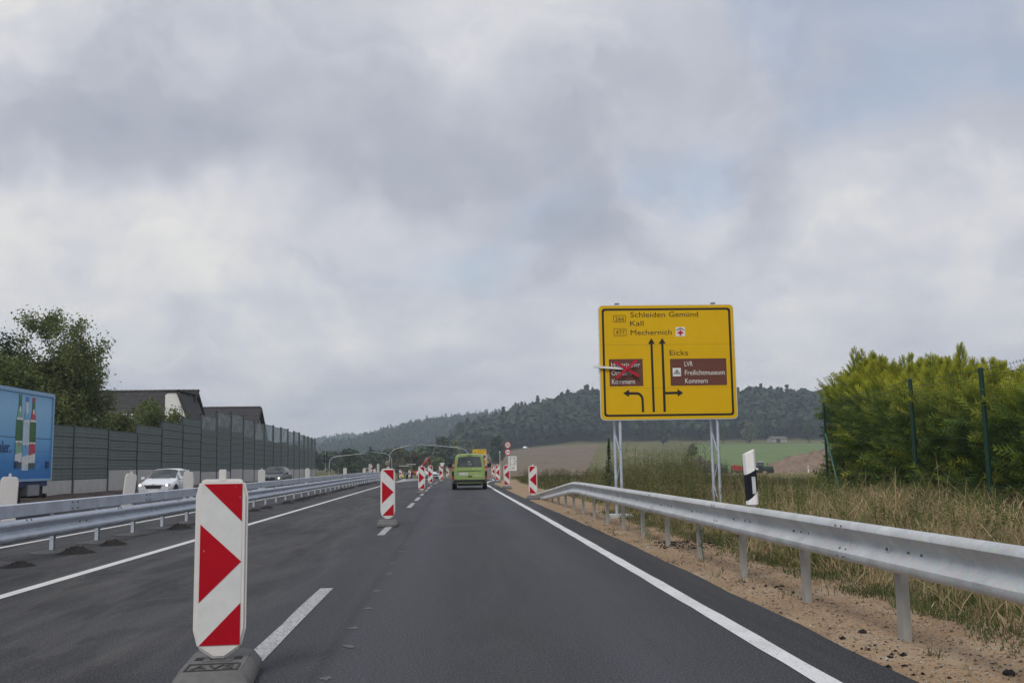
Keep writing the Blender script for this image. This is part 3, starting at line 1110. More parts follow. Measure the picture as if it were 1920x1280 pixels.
def house(label, x0, x1, y0, y1, z0, eave, ridge, skylights, gable_win):
    """ridge runs along X, gable towards +X"""
    t = thing('house', label, 'house', ((x0 + x1) / 2, (y0 + y1) / 2, z0))
    hx, hy = (x1 - x0) / 2, (y1 - y0) / 2
    e, r = eave - z0, ridge - z0
    mb = MB()
    mb.extr([(-hy, 0), (hy, 0), (hy, e), (0, r - 0.12), (-hy, e)], -hx, hx, 'x')
    mb.build('wall', M_RENDER, t)
    # roof: two slopes of tile courses with real steps
    ln = math.hypot(hy + 0.5, (r - e) * (hy + 0.5) / hy)
    ang = math.atan2(r - e, hy)
    courses = int(ln / 0.34)
    for sgn in (-1, 1):
        mb = MB()
        for c in range(courses):
            d0 = c * ln / courses
            d1 = d0 + ln / courses + 0.05
            ya, za = d0 * math.cos(ang), r + 0.05 - d0 * math.sin(ang)
            yb, zb = d1 * math.cos(ang), r + 0.11 - d1 * math.sin(ang)
            L = hx + 0.45
            vs = [(-L, sgn * ya, za), (L, sgn * ya, za), (L, sgn * yb, zb), (-L, sgn * yb, zb), (-L, sgn * yb, zb - 0.07), (L, sgn * yb, zb - 0.07), (-L, sgn * ya, za - 0.05), (L, sgn * ya, za - 0.05)]
            mb.add(vs, [(0, 1, 2, 3), (3, 2, 5, 4), (4, 5, 7, 6), (6, 7, 1, 0), (0, 3, 4, 6), (1, 7, 5, 2)])
        roof = mb.build('roof', M_TILE, t)
        roof['label'] = 'dark tiled roof slope'
        if sgn == -1:
            for (sx, sd) in skylights:
                ya, za = -sd * math.cos(ang), r - sd * math.sin(ang)
                mb = MB()
                mb.box((sx, ya, za + 0.16), (1.05, 1.3, 0.12), (ang, 0, 0))
                f = mb.build('skylight', M_FRAME, t)
                mb = MB()
                mb.box((sx, ya - 0.02, za + 0.235), (0.86, 1.1, 0.02), (ang, 0, 0))
                mb.build('pane', M_SKYL, f)
    mb = MB()
    for k in range(int((2 * hx + 0.9) / 0.4)):
        xx = -hx - 0.4 + k * 0.4
        mb.tube([(xx, 0, r + 0.06), (xx + 0.42, 0, r + 0.075)], [0.11, 0.13], 8)
    mb.build('ridge_cap', M_TILE, t)
    for sgn in (-1, 1):     # barge boards on the gable
        mb = MB()
        L = hx + 0.43
        ya, yb = 0, sgn * (hy + 0.5)
        za, zb = r - 0.02, r - (hy + 0.5) * math.tan(ang) + 0.02
        mb.add([(L, ya, za), (L, yb, zb), (L, yb, zb - 0.26), (L, ya, za - 0.26), (L + 0.05, ya, za), (L + 0.05, yb, zb), (L + 0.05, yb, zb - 0.26), (L + 0.05, ya, za - 0.26)],
               [(0, 1, 2, 3), (7, 6, 5, 4), (0, 4, 5, 1), (1, 5, 6, 2), (2, 6, 7, 3), (3, 7, 4, 0)])
        mb.build('barge_board', M_TIMBER, t)
    if gable_win:
        mb = MB()
        mb.box((hx + 0.03, 0, e + 0.3), (0.08, 1.1, 1.2))
        w = mb.build('window', M_FRAME, t)
        mb = MB()
        mb.box((hx + 0.06, 0, e + 0.3), (0.04, 0.9, 1.0))
        mb.build('pane', M_GLASSD, w)
    for k in range(3):
        mb = MB()
        xx = -hx * 0.6 + k * hx * 0.6
        mb.box((xx, -hy - 0.02, 1.5), (1.2, 0.08, 1.2))
        w = mb.build('window', M_FRAME, t)
        mb = MB()
        mb.box((xx, -hy - 0.05, 1.5), (1.0, 0.06, 1.0))
        mb.build('pane', M_GLASSD, w)
    return t


HS = house('white house with dark tiled roof, two skylights and a white gable', -36.5, -22.2, 80, 92, 0.05, 3.2, 7.75, [(0.6, 4.3), (2.65, 4.3)], False)
mb = MB().extr([(6.15, 2.6), (6.15, 7.1), (6.4, 7.3), (7.35, 7.3), (8.2, 5.1), (8.2, 2.6)], -4.6, -0.3, 'y')
mb.build('gable_wall', M_RENDER, HS)
mb = MB().add([(7.25, -4.75, 7.55), (8.45, -4.75, 4.55), (8.15, -4.75, 4.55), (7.0, -4.75, 7.40), (7.25, 0.2, 7.55), (8.45, 0.2, 4.55), (8.15, 0.2, 4.55), (7.0, 0.2, 7.40)],
              [(0, 1, 2, 3), (7, 6, 5, 4), (0, 4, 5, 1), (1, 5, 6, 2), (2, 6, 7, 3), (3, 7, 4, 0)])
mb.build('gable_roof_edge', M_TILE, HS)
mb = MB().box((6.75, -2.4, 7.44), (1.5, 4.7, 0.14))
mb.build('gable_roof_edge', M_TILE, HS)
house('smaller house with plain dark roof farther along the barrier', -34.0, -21.9, 108, 117, 0.0, 4.0, 7.85, [], False)

# ================================================================== noise barrier
M_ALU = pm('green_grey_cassette', (0.108, 0.138, 0.130), 0.6, 0.05, 0.10, 1.2, dirt=(0.15, 0.165, 0.155), dscale=1.5, damt=0.35)
M_NPOST = pm('green_grey_post', (0.075, 0.098, 0.096), 0.5, 0.1, 0.1, 2)
M_CONC = pm('pale_concrete', (0.46, 0.455, 0.44), 0.9, 0, 0.08, 1.2, 0.2, 50, 0.004, dirt=(0.34, 0.32, 0.28), dscale=1.3, damt=0.5)
mg, nt, b, out = newmat('barrier_glass')
tr = nt.nodes.new('ShaderNodeBsdfTransparent')
tr.inputs['Color'].default_value = (0.72, 0.77, 0.78, 1)
b.inputs['Base Color'].default_value = (0.46, 0.49, 0.50, 1)
b.inputs['Roughness'].default_value = 0.12
mx = nt.nodes.new('ShaderNodeMixShader')
nt.links.new(mrange(nt, noise(nt, 1.5, 4, 0.6, coords(nt)), 0.35, 0.7, 0.32, 0.58), mx.inputs[0])
nt.links.new(tr.outputs[0], mx.inputs[1])
nt.links.new(b.outputs[0], mx.inputs[2])
nt.links.new(mx.outputs[0], out.inputs['Surface'])
M_BGLASS = mg

NB = thing('noise_barrier', 'long green grey noise barrier with glass top panes and concrete plinth', 'noise barrier', (-19, 31, 0))
TOPS = [3.42] * 4 + [3.45, 3.40, 3.90, 4.30, 4.82, 5.28, 5.72, 5.87, 5.66, 5.54, 5.55, 5.49, 5.54, 5.34, 5.47, 5.28, 5.25, 5.20, 5.10]
GLASS = [0] * 9 + [1.1, 1.15, 1.55, 1.65] + [1.65] * 12
PLIN = [0.8] * 5 + [1.25, 1.25, 1.2, 1.08, 1.0, 1.0, 1.16, 1.1, 1.05, 0.95, 0.95, 1.05, 1.0, 0.95, 1.0, 0.95, 0.9, 0.9]
cass = {}


def cassette(hh):
    key = round(hh, 2)
    if key not in cass:
        mb = MB()
        prof = [(-0.05, 0), (-0.045, -0.03), (-0.02, -0.03), (-0.02, 0)]
        nr = 3
        for k in range(nr):
            z0, z1 = hh * k / nr, hh * (k + 1) / nr
            g0, g1 = (0.040 if k == 0 else 0.054), (0.040 if k == nr - 1 else 0.054)
            prof += [(g0, z0 + 0.006), (0.065, z0 + 0.03), (0.065, z1 - 0.03), (g1, z1 - 0.006)]
        prof += [(-0.05, hh)]
        mb.extr([(p, q) for p, q in prof], 0.09, 4.91, 'y')
        cass[key] = mb.mesh('cassette', M_ALU)
    return cass[key]


def wx(y):      # plan of the barrier, bending away at its far end
    return -0.9 * max(0.0, (y - 100) / 40) ** 2


post_meshes = {}
for i in range(23):
    y = 5.0 * i
    yy = 31 + y
    x = wx(yy)
    dx = wx(yy + 5) - x
    rzz = -math.atan2(dx, 5.0)
    zg = float(zroad(-17.5, yy)) + 0.25
    g, p, tp = GLASS[i], PLIN[i], TOPS[i]
    # post (H section)
    ph = max(tp, TOPS[i - 1] if i else tp) + 0.06 - zg + 0.2
    mb = MB()
    mb.box((0.095, 0, ph / 2), (0.012, 0.18, ph)).box((-0.075, 0, ph / 2), (0.012, 0.16, ph)).box((0, 0, ph / 2), (0.15, 0.012, ph))
    mb.box((0.01, 0, ph + 0.01), (0.20, 0.20, 0.02))
    mb.build('post', M_NPOST, NB, loc=(x, y, zg - 0.2))
    mb = MB()
    mb.box((0, 2.5, (p - zg + 0.3) / 2), (0.13, 4.84, p - zg + 0.3))
    mb.build('plinth', M_CONC, NB, bevel=0.01, loc=(x, y, zg - 0.3), rot=(0, 0, rzz))
    top = tp - g
    n = max(1, round((top - p) / 0.5))
    hh = (top - p) / n
    for k in range(n):
        link('cassette', cassette(hh - 0.004), NB, (x, y, p + 0.004 + hh * k), (0, 0, rzz))
    if g:
        mb = MB()
        mb.box((0, 2.5, g / 2), (0.02, 4.78, g - 0.09))
        mb.build('pane', M_BGLASS, NB, loc=(x, y, top), rot=(0, 0, rzz))
        mb = MB()
        mb.box((0, 2.5, 0.025), (0.05, 4.84, 0.045)).box((0, 2.5, g - 0.025), (0.05, 4.84, 0.045))
        mb.build('pane_rail', M_NPOST, NB, loc=(x, y, top), rot=(0, 0, rzz))
    else:
        mb = MB()
        mb.box((0, 2.5, 0.012), (0.15, 4.86, 0.03))
        mb.build('cap_rail', M_NPOST, NB, loc=(x, y, top), rot=(0, 0, rzz))
mb = MB()
ph = 5.3 + 1.4
mb.box((0, 0, ph / 2), (0.17, 0.17, ph))
mb.build('post', M_NPOST, NB, loc=(wx(146), 115, -1.4))

# ================================================================== guard rails
WPROF_F = [(0.000, -0.155), (0.030, -0.158), (0.066, -0.140), (0.082, -0.105), (0.082, -0.075), (0.066, -0.050), (0.016, -0.018), (0.008, 0.0),
           (0.016, 0.018), (0.066, 0.050), (0.082, 0.075), (0.082, 0.105), (0.066, 0.140), (0.030, 0.158), (0.000, 0.155)]
WPROF = WPROF_F + [(p - 0.006, q * 0.985) for p, q in reversed(WPROF_F)]
BIGPROF_F = [(0.000, -0.150), (0.030, -0.160), (0.064, -0.146), (0.080, -0.118), (0.078, -0.085), (0.020, -0.030), (0.010, 0.0),
             (0.020, 0.035), (0.070, 0.085), (0.082, 0.110), (0.074, 0.138), (0.045, 0.158), (0.000, 0.162)]
BIGPROF = BIGPROF_F + [(p - 0.006, q * 0.985) for p, q in reversed(BIGPROF_F)]


def rail_frames(path, side):
    """path: list of (x,y,z); side +1 faces +X, -1 faces -X"""
    fr = []
    for i, p in enumerate(path):
        a = Vector(path[max(i - 1, 0)])
        c = Vector(path[min(i + 1, len(path) - 1)])
        t = (c - a).normalized()
        s = Vector((t.y, -t.x, 0)).normalized() * side
        u = t.cross(s)
        if u.z < 0:
            u = -u
        fr.append((p, s, u))
    return fr


def bolts(mb, path_pt, s, t, offs, r=0.014):
    for (al, up, out_) in offs:
        c = Vector(path_pt) + t * al + Vector((0, 0, up)) + s * out_
        mb.tube([c - s * 0.01, c + s * 0.012], r, 6)


# --- new barrier between the carriageways
def lbx(y):
    return -6.40 - 0.42 * max(0.0, (y - 40) / 45.0) ** 2


LB = thing('median_guard_rail', 'shiny new double height steel barrier on posts between the carriageways', 'guard rail', (0, 0, 0))
ypost = [8.5 + 2.0 * k for k in range(46)]
cpost = MB()
pf = [(-0.05, -0.03), (0.05, -0.03), (0.05, 0.03), (0.042, 0.03), (0.042, -0.022), (-0.042, -0.022), (-0.042, 0.03), (-0.05, 0.03)]
cpost.extr([(q, p) for p, q in pf], -0.25, 0.80, 'z')
cp_me = cpost.mesh('post', M_GALV)
spc = MB()
spc.box((0.055, 0, 0.45), (0.05, 0.10, 0.16))
sp_me = spc.mesh('spacer', M_GALV)
flg = MB()
flg.lathe([(0.34, 0.0), (0.33, 0.012), (0.20, 0.028), (0.10, 0.045), (0.09, 0.047)], 20)
fl_me = flg.mesh('base_collar', pm('bitumen_collar', (0.085, 0.085, 0.088), 0.8, var=0.25, scale=20, bmp=0.4, bscale=80), True)
for y in ypost:
    p = link('post', cp_me, LB, (lbx(y), y, float(zr(y))))
    link('spacer', sp_me, p)
    link('base_collar', fl_me, LB, (lbx(y), y, float(zr(y)) + 0.003), (0, 0, y))
for k in range(23):
    ya, yb = 7.3 + 4.0 * k, 11.42 + 4.0 * k
    pts = [(lbx(yy) + 0.085 + 0.003 * (k % 2), yy, float(zr(yy)) + 0.44) for yy in np.linspace(ya, yb, 4)]
    MB().sweep(rail_frames(pts, 1), WPROF).build('beam', M_GALV, LB, True)
    pts = [(lbx(yy) + 0.02, yy, float(zr(yy)) + 0.72) for yy in np.linspace(ya + 1.9, yb + 1.78, 4)]
    MB().sweep(rail_frames(pts, 1), [(-0.06, -0.095), (0.035, -0.095), (0.05, -0.085), (0.05, 0.085), (0.035, 0.095), (-0.06, 0.095)]).build('box_rail', M_GALVB, LB, True)
    mb = MB()
    yj = 11.36 + 4.0 * k
    s, t = Vector((1, 0, 0)), Vector((0, 1, 0))
    bolts(mb, (lbx(yj) + 0.085, yj, float(zr(yj)) + 0.44), s, t,
          [(-0.08, 0.14, 0.066), (-0.24, 0.14, 0.066), (-0.08, 0.03, 0.02), (-0.24, 0.03, 0.02), (-0.08, -0.13, 0.07), (-0.24, -0.13, 0.07), (-2.0, 0.0, 0.012), (-1.7, 0.0, 0.012)], 0.016)
    yj2 = yj + 1.84
    bolts(mb, (lbx(yj2) + 0.02, yj2, float(zr(yj2)) + 0.72), s, t, [(a, c, 0.05) for a in (-0.12, 0.12) for c in (-0.05, 0.05)], 0.018)
    o = mb.build('bolt_heads', M_BOLT, LB)
    o['kind'] = 'stuff'

# little heaps of drilled-out asphalt crumbs beside the posts
M_CRUMB = pm('asphalt_crumbs', (0.028, 0.025, 0.024), 0.95, 0, 0.5, 60, 1.0, 90, 0.02)


def heap(name, label, cat, loc, rx, ry, h, mat, n=15, seed=0, group=None, rough=0.14):
    rd = np.random.default_rng(seed)
    t = np.linspace(-1, 1, n)
    XX, YY = np.meshgrid(t, t)
    rr = np.sqrt(XX ** 2 + YY ** 2)
    rr = rr * (1 + 0.12 * np.sin(3 * np.arctan2(YY, XX) + seed) + 0.08 * np.sin(7 * np.arctan2(YY, XX) + 2 * seed))
    Z = (0.5 + 0.5 * np.cos(np.pi * np.clip(rr, 0, 1))) ** 0.8 * h * (1 + rough * 2 * rd.normal(size=XX.shape)) - 0.012
    V = np.stack([XX * rx * (1 + 0.05 * rd.normal(size=XX.shape)), YY * ry, Z], -1).reshape(-1, 3)
    i = np.arange(n - 1)[:, None] * n + np.arange(n - 1)[None, :]
    F = np.stack([i, i + 1, i + n + 1, i + n], -1).reshape(-1, 4)
    o = link(name, np_mesh(name, V, F, mat, False))
    o.location = loc
    return tag(o, label, cat, group)


for k, y in enumerate(ypost[2:36]):
    if k % 7 == 4:
        continue
    sc = random.uniform(0.8, 1.25)
    yo = y - 0.15 - 0.5 * random.random()
    heap('debris_heap', 'small black heap of drilled asphalt crumbs at the foot of a median barrier post', 'debris heap',
         (lbx(y) + 0.40 + 0.12 * random.random(), yo, float(zr(yo)) + 0.004), 0.24 * sc, 0.36 * sc, 0.085 * sc, M_CRUMB, 19, 60 + k, 'crumb heaps along the median barrier')

# --- weathered rail at the right verge
RB = thing('verge_guard_rail', 'weathered steel guard rail on the sandy verge, dipping into the ground at its end', 'guard rail', (0, 0, 0))
rp = MB()
rp.extr([(q, p) for p, q in pf], -0.4, 0.72, 'z')
rp_me = rp.mesh('post', M_POSTO)
RX = 3.25


def rrx(y):
    return RX - 0.06 + np.interp(y, [0, 27, 39.5], [0, 0.03, 0.05])


def rrz(y):
    return float(np.interp(y, [0, 25.5, 27.0, 28.5, 33, 36.5, 39.5], [0.635, 0.635, 0.62, 0.55, 0.30, 0.12, -0.05]))


for k in range(22):
    y = -2.9 + 2.04 * k
    if y > 37:
        continue
    zt = rrz(y) + 0.06
    if y < 25.6:
        p = link('post', rp_me, RB, (RX + 0.02, y, float(zr(y))))
    else:
        mb = MB()
        mb.extr([(q, pp) for pp, q in pf], -0.4, max(0.08, zt), 'z')
        p = mb.build('post', M_POSTO, RB, loc=(RX + 0.02, y, 0))
for k in range(11):
    ya, yb = -4.0 + 4.0 * k, 0.14 + 4.0 * k
    yb = min(yb, 39.6)
    pts = [(float(rrx(yy)) - 0.004 * (k % 2), yy, rrz(yy)) for yy in np.linspace(ya, yb, 9)]
    MB().sweep(rail_frames(pts, -1), BIGPROF).build('beam', M_GALVO, RB, True)
    mb = MB()
    s, t = Vector((-1, 0, 0)), Vector((0, 1, 0))
    yj = yb - 0.07
    if yj < 38:
        bolts(mb, (float(rrx(yj)), yj, rrz(yj)), s, t,
              [(-0.06, 0.125, 0.08), (0.06, 0.125, 0.08), (-0.06, -0.06, 0.052), (0.06, -0.06, 0.052), (0.05, -0.115, 0.08), (-0.07, -0.115, 0.08), (-1.3, 0.0, 0.012), (-1.1, 0.0, 0.012), (-3.1, 0.0, 0.012), (-2.9, 0.0, 0.012)], 0.009)
        o = mb.build('bolt_heads', M_BOLT, RB)
        o['kind'] = 'stuff'
for k in range(16):     # washer plates where the beam meets each post
    y = -2.9 + 2.04 * k
    if y > 26 or y < 3:
        continue
    mb = MB()
    mb.box((0, 0, 0), (0.008, 0.075, 0.055))
    w = mb.build('washer_plate', M_GALVO, RB, loc=(float(rrx(y)) - 0.017, y, rrz(y)))
    MB().tube([(-0.004, 0, 0), (-0.016, 0, 0)], 0.012, 6).build('bolt', M_BOLT, w)

# ================================================================== delineator post on the rail
M_DWHITE = pm('delineator_plastic', (0.80, 0.80, 0.79), 0.4, 0, 0.04, 6, dirt=(0.6, 0.59, 0.56), dscale=9, damt=0.3)
M_DBLK = pm('delineator_black', (0.010, 0.010, 0.018), 0.4)
DL = thing('delineator_post', 'white marker post with slanted black band and reflector above the guard rail', 'marker post', (3.27, 10.9, 0.72))
DL.rotation_euler = (0, R(-2.0), R(3))


def dsec(w, d):
    return [(-w, d), (-w * 0.9, -d * 0.3), (-w * 0.4, -d), (w * 0.4, -d), (w * 0.9, -d * 0.3), (w, d)]


def dslab(lo, hi, w, d, mat, name, parent):
    """prism with slanted lower/upper cut: z given at left and right edge"""
    sec = dsec(w, d)
    mb = MB()
    vs = []
    for (zl, zrr) in (lo, hi):
        for (x, y) in sec:
            t = (x + w) / (2 * w)
            vs.append((x, y, zl + (zrr - zl) * t))
    n = len(sec)
    fs = [tuple(range(n)), tuple(range(2 * n - 1, n - 1, -1))] + [(i, i + n, (i + 1) % n + n, (i + 1) % n) for i in range(n)]
    mb.add(vs, fs)
    return mb.build(name, mat, parent)


dslab((0.095, 0.095), (0.135, 0.25), 0.062, 0.055, M_DWHITE, 'post_foot', DL)
dslab((0.135, 0.25), (0.42, 0.485), 0.0621, 0.055, M_DBLK, 'black_band', DL)
dslab((0.42, 0.485), (0.645, 0.695), 0.062, 0.055, M_DWHITE, 'post_head', DL)
MB().box((0, 0, 0.06), (0.04, 0.04, 0.20)).build('bracket', M_GALVO, DL)
rf = MB().box((0.004, -0.058, 0.305), (0.04, 0.008, 0.185)).build('reflector', pm('reflector_white', (0.5, 0.53, 0.55), 0.2, 0, 0.15, 60), DL)
MB().box((0.004, -0.063, 0.385), (0.008, 0.004, 0.008)).build('screw', M_BOLT, rf)
MB().box((0.004, -0.063, 0.225), (0.008, 0.004, 0.008)).build('screw', M_BOLT, rf)


# ================================================================== lettering
def text_mesh(txt, mat, width, capheight, off=0.0):
    cu = bpy.data.curves.new('lettering', 'FONT')
    cu.body = txt
    cu.size = 1.0
    cu.offset = off
    cu.resolution_u = 3
    tmp = bpy.data.objects.new('tmp_lettering', cu)
    COL.objects.link(tmp)
    bpy.context.view_layer.update()
    me = bpy.data.meshes.new_from_object(tmp.evaluated_get(bpy.context.evaluated_depsgraph_get()))
    bpy.data.objects.remove(tmp)
    bpy.data.curves.remove(cu)
    n = len(me.vertices)
    a = np.empty(n * 3)
    me.vertices.foreach_get('co', a)
    a = a.reshape(-1, 3)
    a[:, 0] -= a[:, 0].min()
    sx = width / a[:, 0].max()
    sy = capheight / 0.692
    a[:, 0] *= sx
    a[:, 1] *= sy
    me.vertices.foreach_set('co', a.ravel())
    me.materials.clear()
    me.materials.append(mat)
    me.name = 'lettering'
    return me


def lettering(txt, mat, parent, x, y, z, width, cap, off=0.012, name='lettering', rot=(R(90), 0, 0)):
    return link(name, text_mesh(txt, mat, width, cap, off), parent, (x, y, z), rot)


def rrect(x0, z0, x1, z1, r, n=6):
    pts = []
    for (cx, cz, a0) in ((x1 - r, z0 + r, -90), (x1 - r, z1 - r, 0), (x0 + r, z1 - r, 90), (x0 + r, z0 + r, 180)):
        for k in range(n + 1):
            a = R(a0 + 90 * k / n)
            pts.append((cx + r * math.cos(a), cz + r * math.sin(a)))
    return pts


def ring_sheet(mb, outer, inner, y):
    n = len(outer)
    vs = [(p[0], y, p[1]) for p in outer] + [(p[0], y, p[1]) for p in inner]
    mb.add(vs, [(i, (i + 1) % n, (i + 1) % n + n, i + n) for i in range(n)])
    return mb


# ================================================================== the big yellow direction sign
def sign_yellow_mat():
    m, nt, b, out = newmat('sign_yellow')
    v = coords(nt)
    c = rampn(nt, noise(nt, 1.2, 4, 0.5, v), [(0.3, (0.62, 0.375, 0.003)), (0.7, (0.66, 0.405, 0.004))])
    c = mixc(nt, mrange(nt, noise(nt, 120, 2, 0.5, v), 0.4, 0.7, 0, 0.12), c, (0.42, 0.25, 0.01))
    c = mixc(nt, mrange(nt, noise(nt, 3.5, 6, 0.7, v), 0.58, 0.8, 0, 0.2), c, (0.38, 0.25, 0.04))
    nt.links.new(c, b.inputs['Base Color'])
    b.inputs['Roughness'].default_value = 0.5
    b.inputs['Specular IOR Level'].default_value = 0.18
    return m


M_SYEL = sign_yellow_mat()
M_SBLK = pm('sign_black', (0.020, 0.016, 0.014), 0.5)
M_SBRN = pm('sign_brown', (0.125, 0.045, 0.030), 0.45, 0, 0.08, 2)
M_SWHT = pm('sign_white', (0.66, 0.66, 0.64), 0.45, 0, 0.04, 3)
M_SRED = pm('sign_red', (0.42, 0.010, 0.030), 0.45)
M_ALUF = pm('aluminium', (0.62, 0.62, 0.60), 0.45, 0.3, 0.06, 3)
BW, BH = 3.26, 2.74
SG = thing('direction_sign', 'large yellow direction sign with arrows and brown museum panels on lattice posts', 'road sign', (3.43, 23.3, 0), R(-1.0))
BZ = 2.27


def sp(x, y):
    """position on the board measured on an enlarged view of it"""
    t = (y - 105) / 1065
    xl, xr = 120 - 7 * t, 1353 + 32 * t
    u = (x - xl) / (xr - xl)
    yt = 98 + 14 * u
    v = 1 - (y - yt) / (1170 - yt)
    return u * BW, BZ + v * BH


board = MB().extr(rrect(0, BZ, BW, BZ + BH, 0.11), 0.0, 0.03, 'y').build('board', M_ALUF, SG)
f_ = MB().extr(rrect(0.018, BZ + 0.018, BW - 0.018, BZ + BH - 0.018, 0.095), -0.004, 0.004, 'y').build('face', M_SYEL, SG)
MB2 = ring_sheet(MB(), rrect(0.085, BZ + 0.085, BW - 0.085, BZ + BH - 0.085, 0.07), rrect(0.135, BZ + 0.135, BW - 0.135, BZ + BH - 0.135, 0.05), -0.0065)
MB2.build('border', M_SBLK, SG)
ch = 0.138


def stext(txt, x0, x1, base, cap, mat, yoff=-0.0075, off=0.006):
    a = sp(x0, base)
    b_ = sp(x1, base)
    ct = sp(x0, base - cap)
    return lettering(txt, mat, SG, a[0], yoff, a[1], b_[0] - a[0], ct[1] - a[1], off)


stext('Schleiden', 412, 728, 217, 48, M_SBLK, off=0.0)
stext('Gem\u00fcnd', 764, 1030, 220, 48, M_SBLK, off=0.0)
stext('Kall', 408, 530, 298, 48, M_SBLK, off=0.0)
stext('Mechernich', 410, 785, 383, 48, M_SBLK, off=0.0)
stext('Eicks', 762, 932, 578, 48, M_SBLK, off=0.0)
stext('266', 272, 355, 249, 38, M_SBLK, off=0.0)
stext('477', 274, 357, 374, 38, M_SBLK, off=0.0)
for (x0, y0, x1, y1) in ((255, 262, 371, 197), (256, 389, 372, 320)):
    a, c = sp(x0, y0), sp(x1, y1)
    ring_sheet(MB(), rrect(a[0], a[1], c[0], c[1], 0.035), rrect(a[0] + 0.011, a[1] + 0.011, c[0] - 0.011, c[1] - 0.011, 0.026), -0.0065).build('number_frame', M_SBLK, SG)
# hospital pictogram
a, c = sp(822, 403), sp(906, 318)
hp = MB().extr([(a[0], a[1]), (c[0], a[1]), (c[0], c[1]), (a[0], c[1])], -0.0075, -0.004, 'y').build('hospital_symbol', M_SWHT, SG)
w_ = c[0] - a[0]
h_ = c[1] - a[1]
cx_, cz_ = (a[0] + c[0]) / 2, a[1] + 0.40 * h_
k_ = 0.085 * w_
mb = MB()
mb.extr([(cx_ + a_ * k_, cz_ + c_ * k_) for a_, c_ in ((-1.1, -3.4), (1.1, -3.4), (1.1, -1.1), (3.4, -1.1), (3.4, 1.1), (1.1, 1.1), (1.1, 3.4), (-1.1, 3.4), (-1.1, 1.1), (-3.4, 1.1), (-3.4, -1.1), (-1.1, -1.1))], -0.016, -0.007, 'y')
mb.build('red_cross', M_SRED, hp)
MB().extr([(a[0] + 0.02, a[1] + 0.72 * h_), (cx_, c[1] - 0.07 * h_), (c[0] - 0.02, a[1] + 0.72 * h_), (c[0] - 0.02, a[1] + 0.64 * h_), (cx_, c[1] - 0.17 * h_), (a[0] + 0.02, a[1] + 0.64 * h_)], -0.014, -0.007, 'y').build('roof_line', M_SBLK, hp)


def poly(name, pts, mat, y0=-0.0075, y1=-0.004):
    return MB().extr([sp(*p) for p in pts], y0, y1, 'y').build(name, mat, SG)


poly('arrow', [(594, 1098), (588, 470), (565, 470), (597, 417), (630, 468), (608, 468), (615, 1098)], M_SBLK)
poly('arrow', [(694, 1098), (687, 470), (663, 470), (696, 417), (729, 468), (707, 468), (715, 915), (828, 914), (826, 891), (880, 925), (828, 960), (828, 937), (715, 937), (716, 1098)], M_SBLK)
cur = [(516, 1098), (514, 1000)]
for k in range(7):
    an = R(90 * k / 6)
    cur.append((449 + 65 * math.cos(an), 985 - 72 * math.sin(an)))
cur += [(382, 912), (380, 889), (326, 922), (379, 957), (380, 936), (440, 936)]
for k in range(7):
    an = R(90 - 90 * k / 6)
    cur.append((444 + 49 * math.cos(an), 985 - 49 * math.sin(an)))
cur += [(495, 1098)]
poly('arrow', cur, M_SBLK)
# brown panels
poly('brown_panel', [(206, 857), (514, 857), (512, 606), (204, 605)], M_SBRN)
poly('brown_panel', [(766, 859), (1287, 860), (1281, 613), (764, 611)], M_SBRN)
for txt, x0, x1, base in (('Historischer', 224, 489, 680), ('Ortskern', 226, 410, 755), ('Kommern', 226, 437, 836)):
    stext(txt, x0, x1, base, 45, M_SWHT, -0.009, 0.0)
for txt, x0, x1, base in (('LVR', 897, 972, 681), ('Freilichtmuseum', 899, 1266, 762), ('Kommern', 900, 1108, 838)):
    stext(txt, x0, x1, base, 45, M_SWHT, -0.009, 0.0)
mp_ = poly('museum_symbol', [(787, 773), (863, 773), (862, 696), (786, 696)], M_SWHT, -0.0095, -0.004)
ms = MB()
a, c = sp(787, 773), sp(863, 696)


def seg(mb, p, q, th):
    d = Vector((q[0] - p[0], 0, q[1] - p[1]))
    L = d.length
    an = math.atan2(d.z, d.x)
    mb.box(((p[0] + q[0]) / 2, -0.0105, (p[1] + q[1]) / 2), (L, 0.002, th), (0, -an, 0))


W_, H_ = c[0] - a[0], c[1] - a[1]
ap = (a[0] + W_ / 2, a[1] + H_ * 0.78)
bl, br = (a[0] + W_ * 0.10, a[1] + H_ * 0.24), (a[0] + W_ * 0.90, a[1] + H_ * 0.24)
seg(ms, ap, bl, 0.012)
seg(ms, ap, br, 0.012)
for fr in (0.3, 0.5, 0.72, 0.95):
    seg(ms, (ap[0] + (bl[0] - ap[0]) * fr, ap[1] + (bl[1] - ap[1]) * fr), (ap[0] + (br[0] - ap[0]) * fr, ap[1] + (br[1] - ap[1]) * fr), 0.008)
seg(ms, ((bl[0] + ap[0]) / 2 + 0.03, bl[1] + 0.01), ap, 0.006)
seg(ms, ((br[0] + ap[0]) / 2 - 0.03, br[1] + 0.01), ap, 0.006)
ms.build('roof_drawing', M_SBLK, mp_)
# seams between the board extrusions
for yy in (476, 875):
    p, q = sp(125, yy), sp(1370, yy + 4)
    MB().box(((p[0] + q[0]) / 2, -0.0045, (p[1] + q[1]) / 2), (q[0] - p[0] - 0.05, 0.002, 0.006)).build('panel_seam', pm('seam', (0.36, 0.21, 0.01), 0.6), SG)
# red cover cross on a clamp bar
SX = thing('sign_cover_cross', 'red cross on a white clamp bar crossing out the left brown sign panel', 'sign cover', (3.43, 23.3, 0), R(-1.0))


def bar(name, p, q, th, mat, y, parent, dep=0.02):
    P, Q = sp(*p), sp(*q)
    L = math.hypot(Q[0] - P[0], Q[1] - P[1])
    an = math.atan2(Q[1] - P[1], Q[0] - P[0])
    return MB().box((0, 0, 0), (L, dep, th)).build(name, mat, parent, loc=((P[0] + Q[0]) / 2, y, (P[1] + Q[1]) / 2), rot=(0, -an, 0))


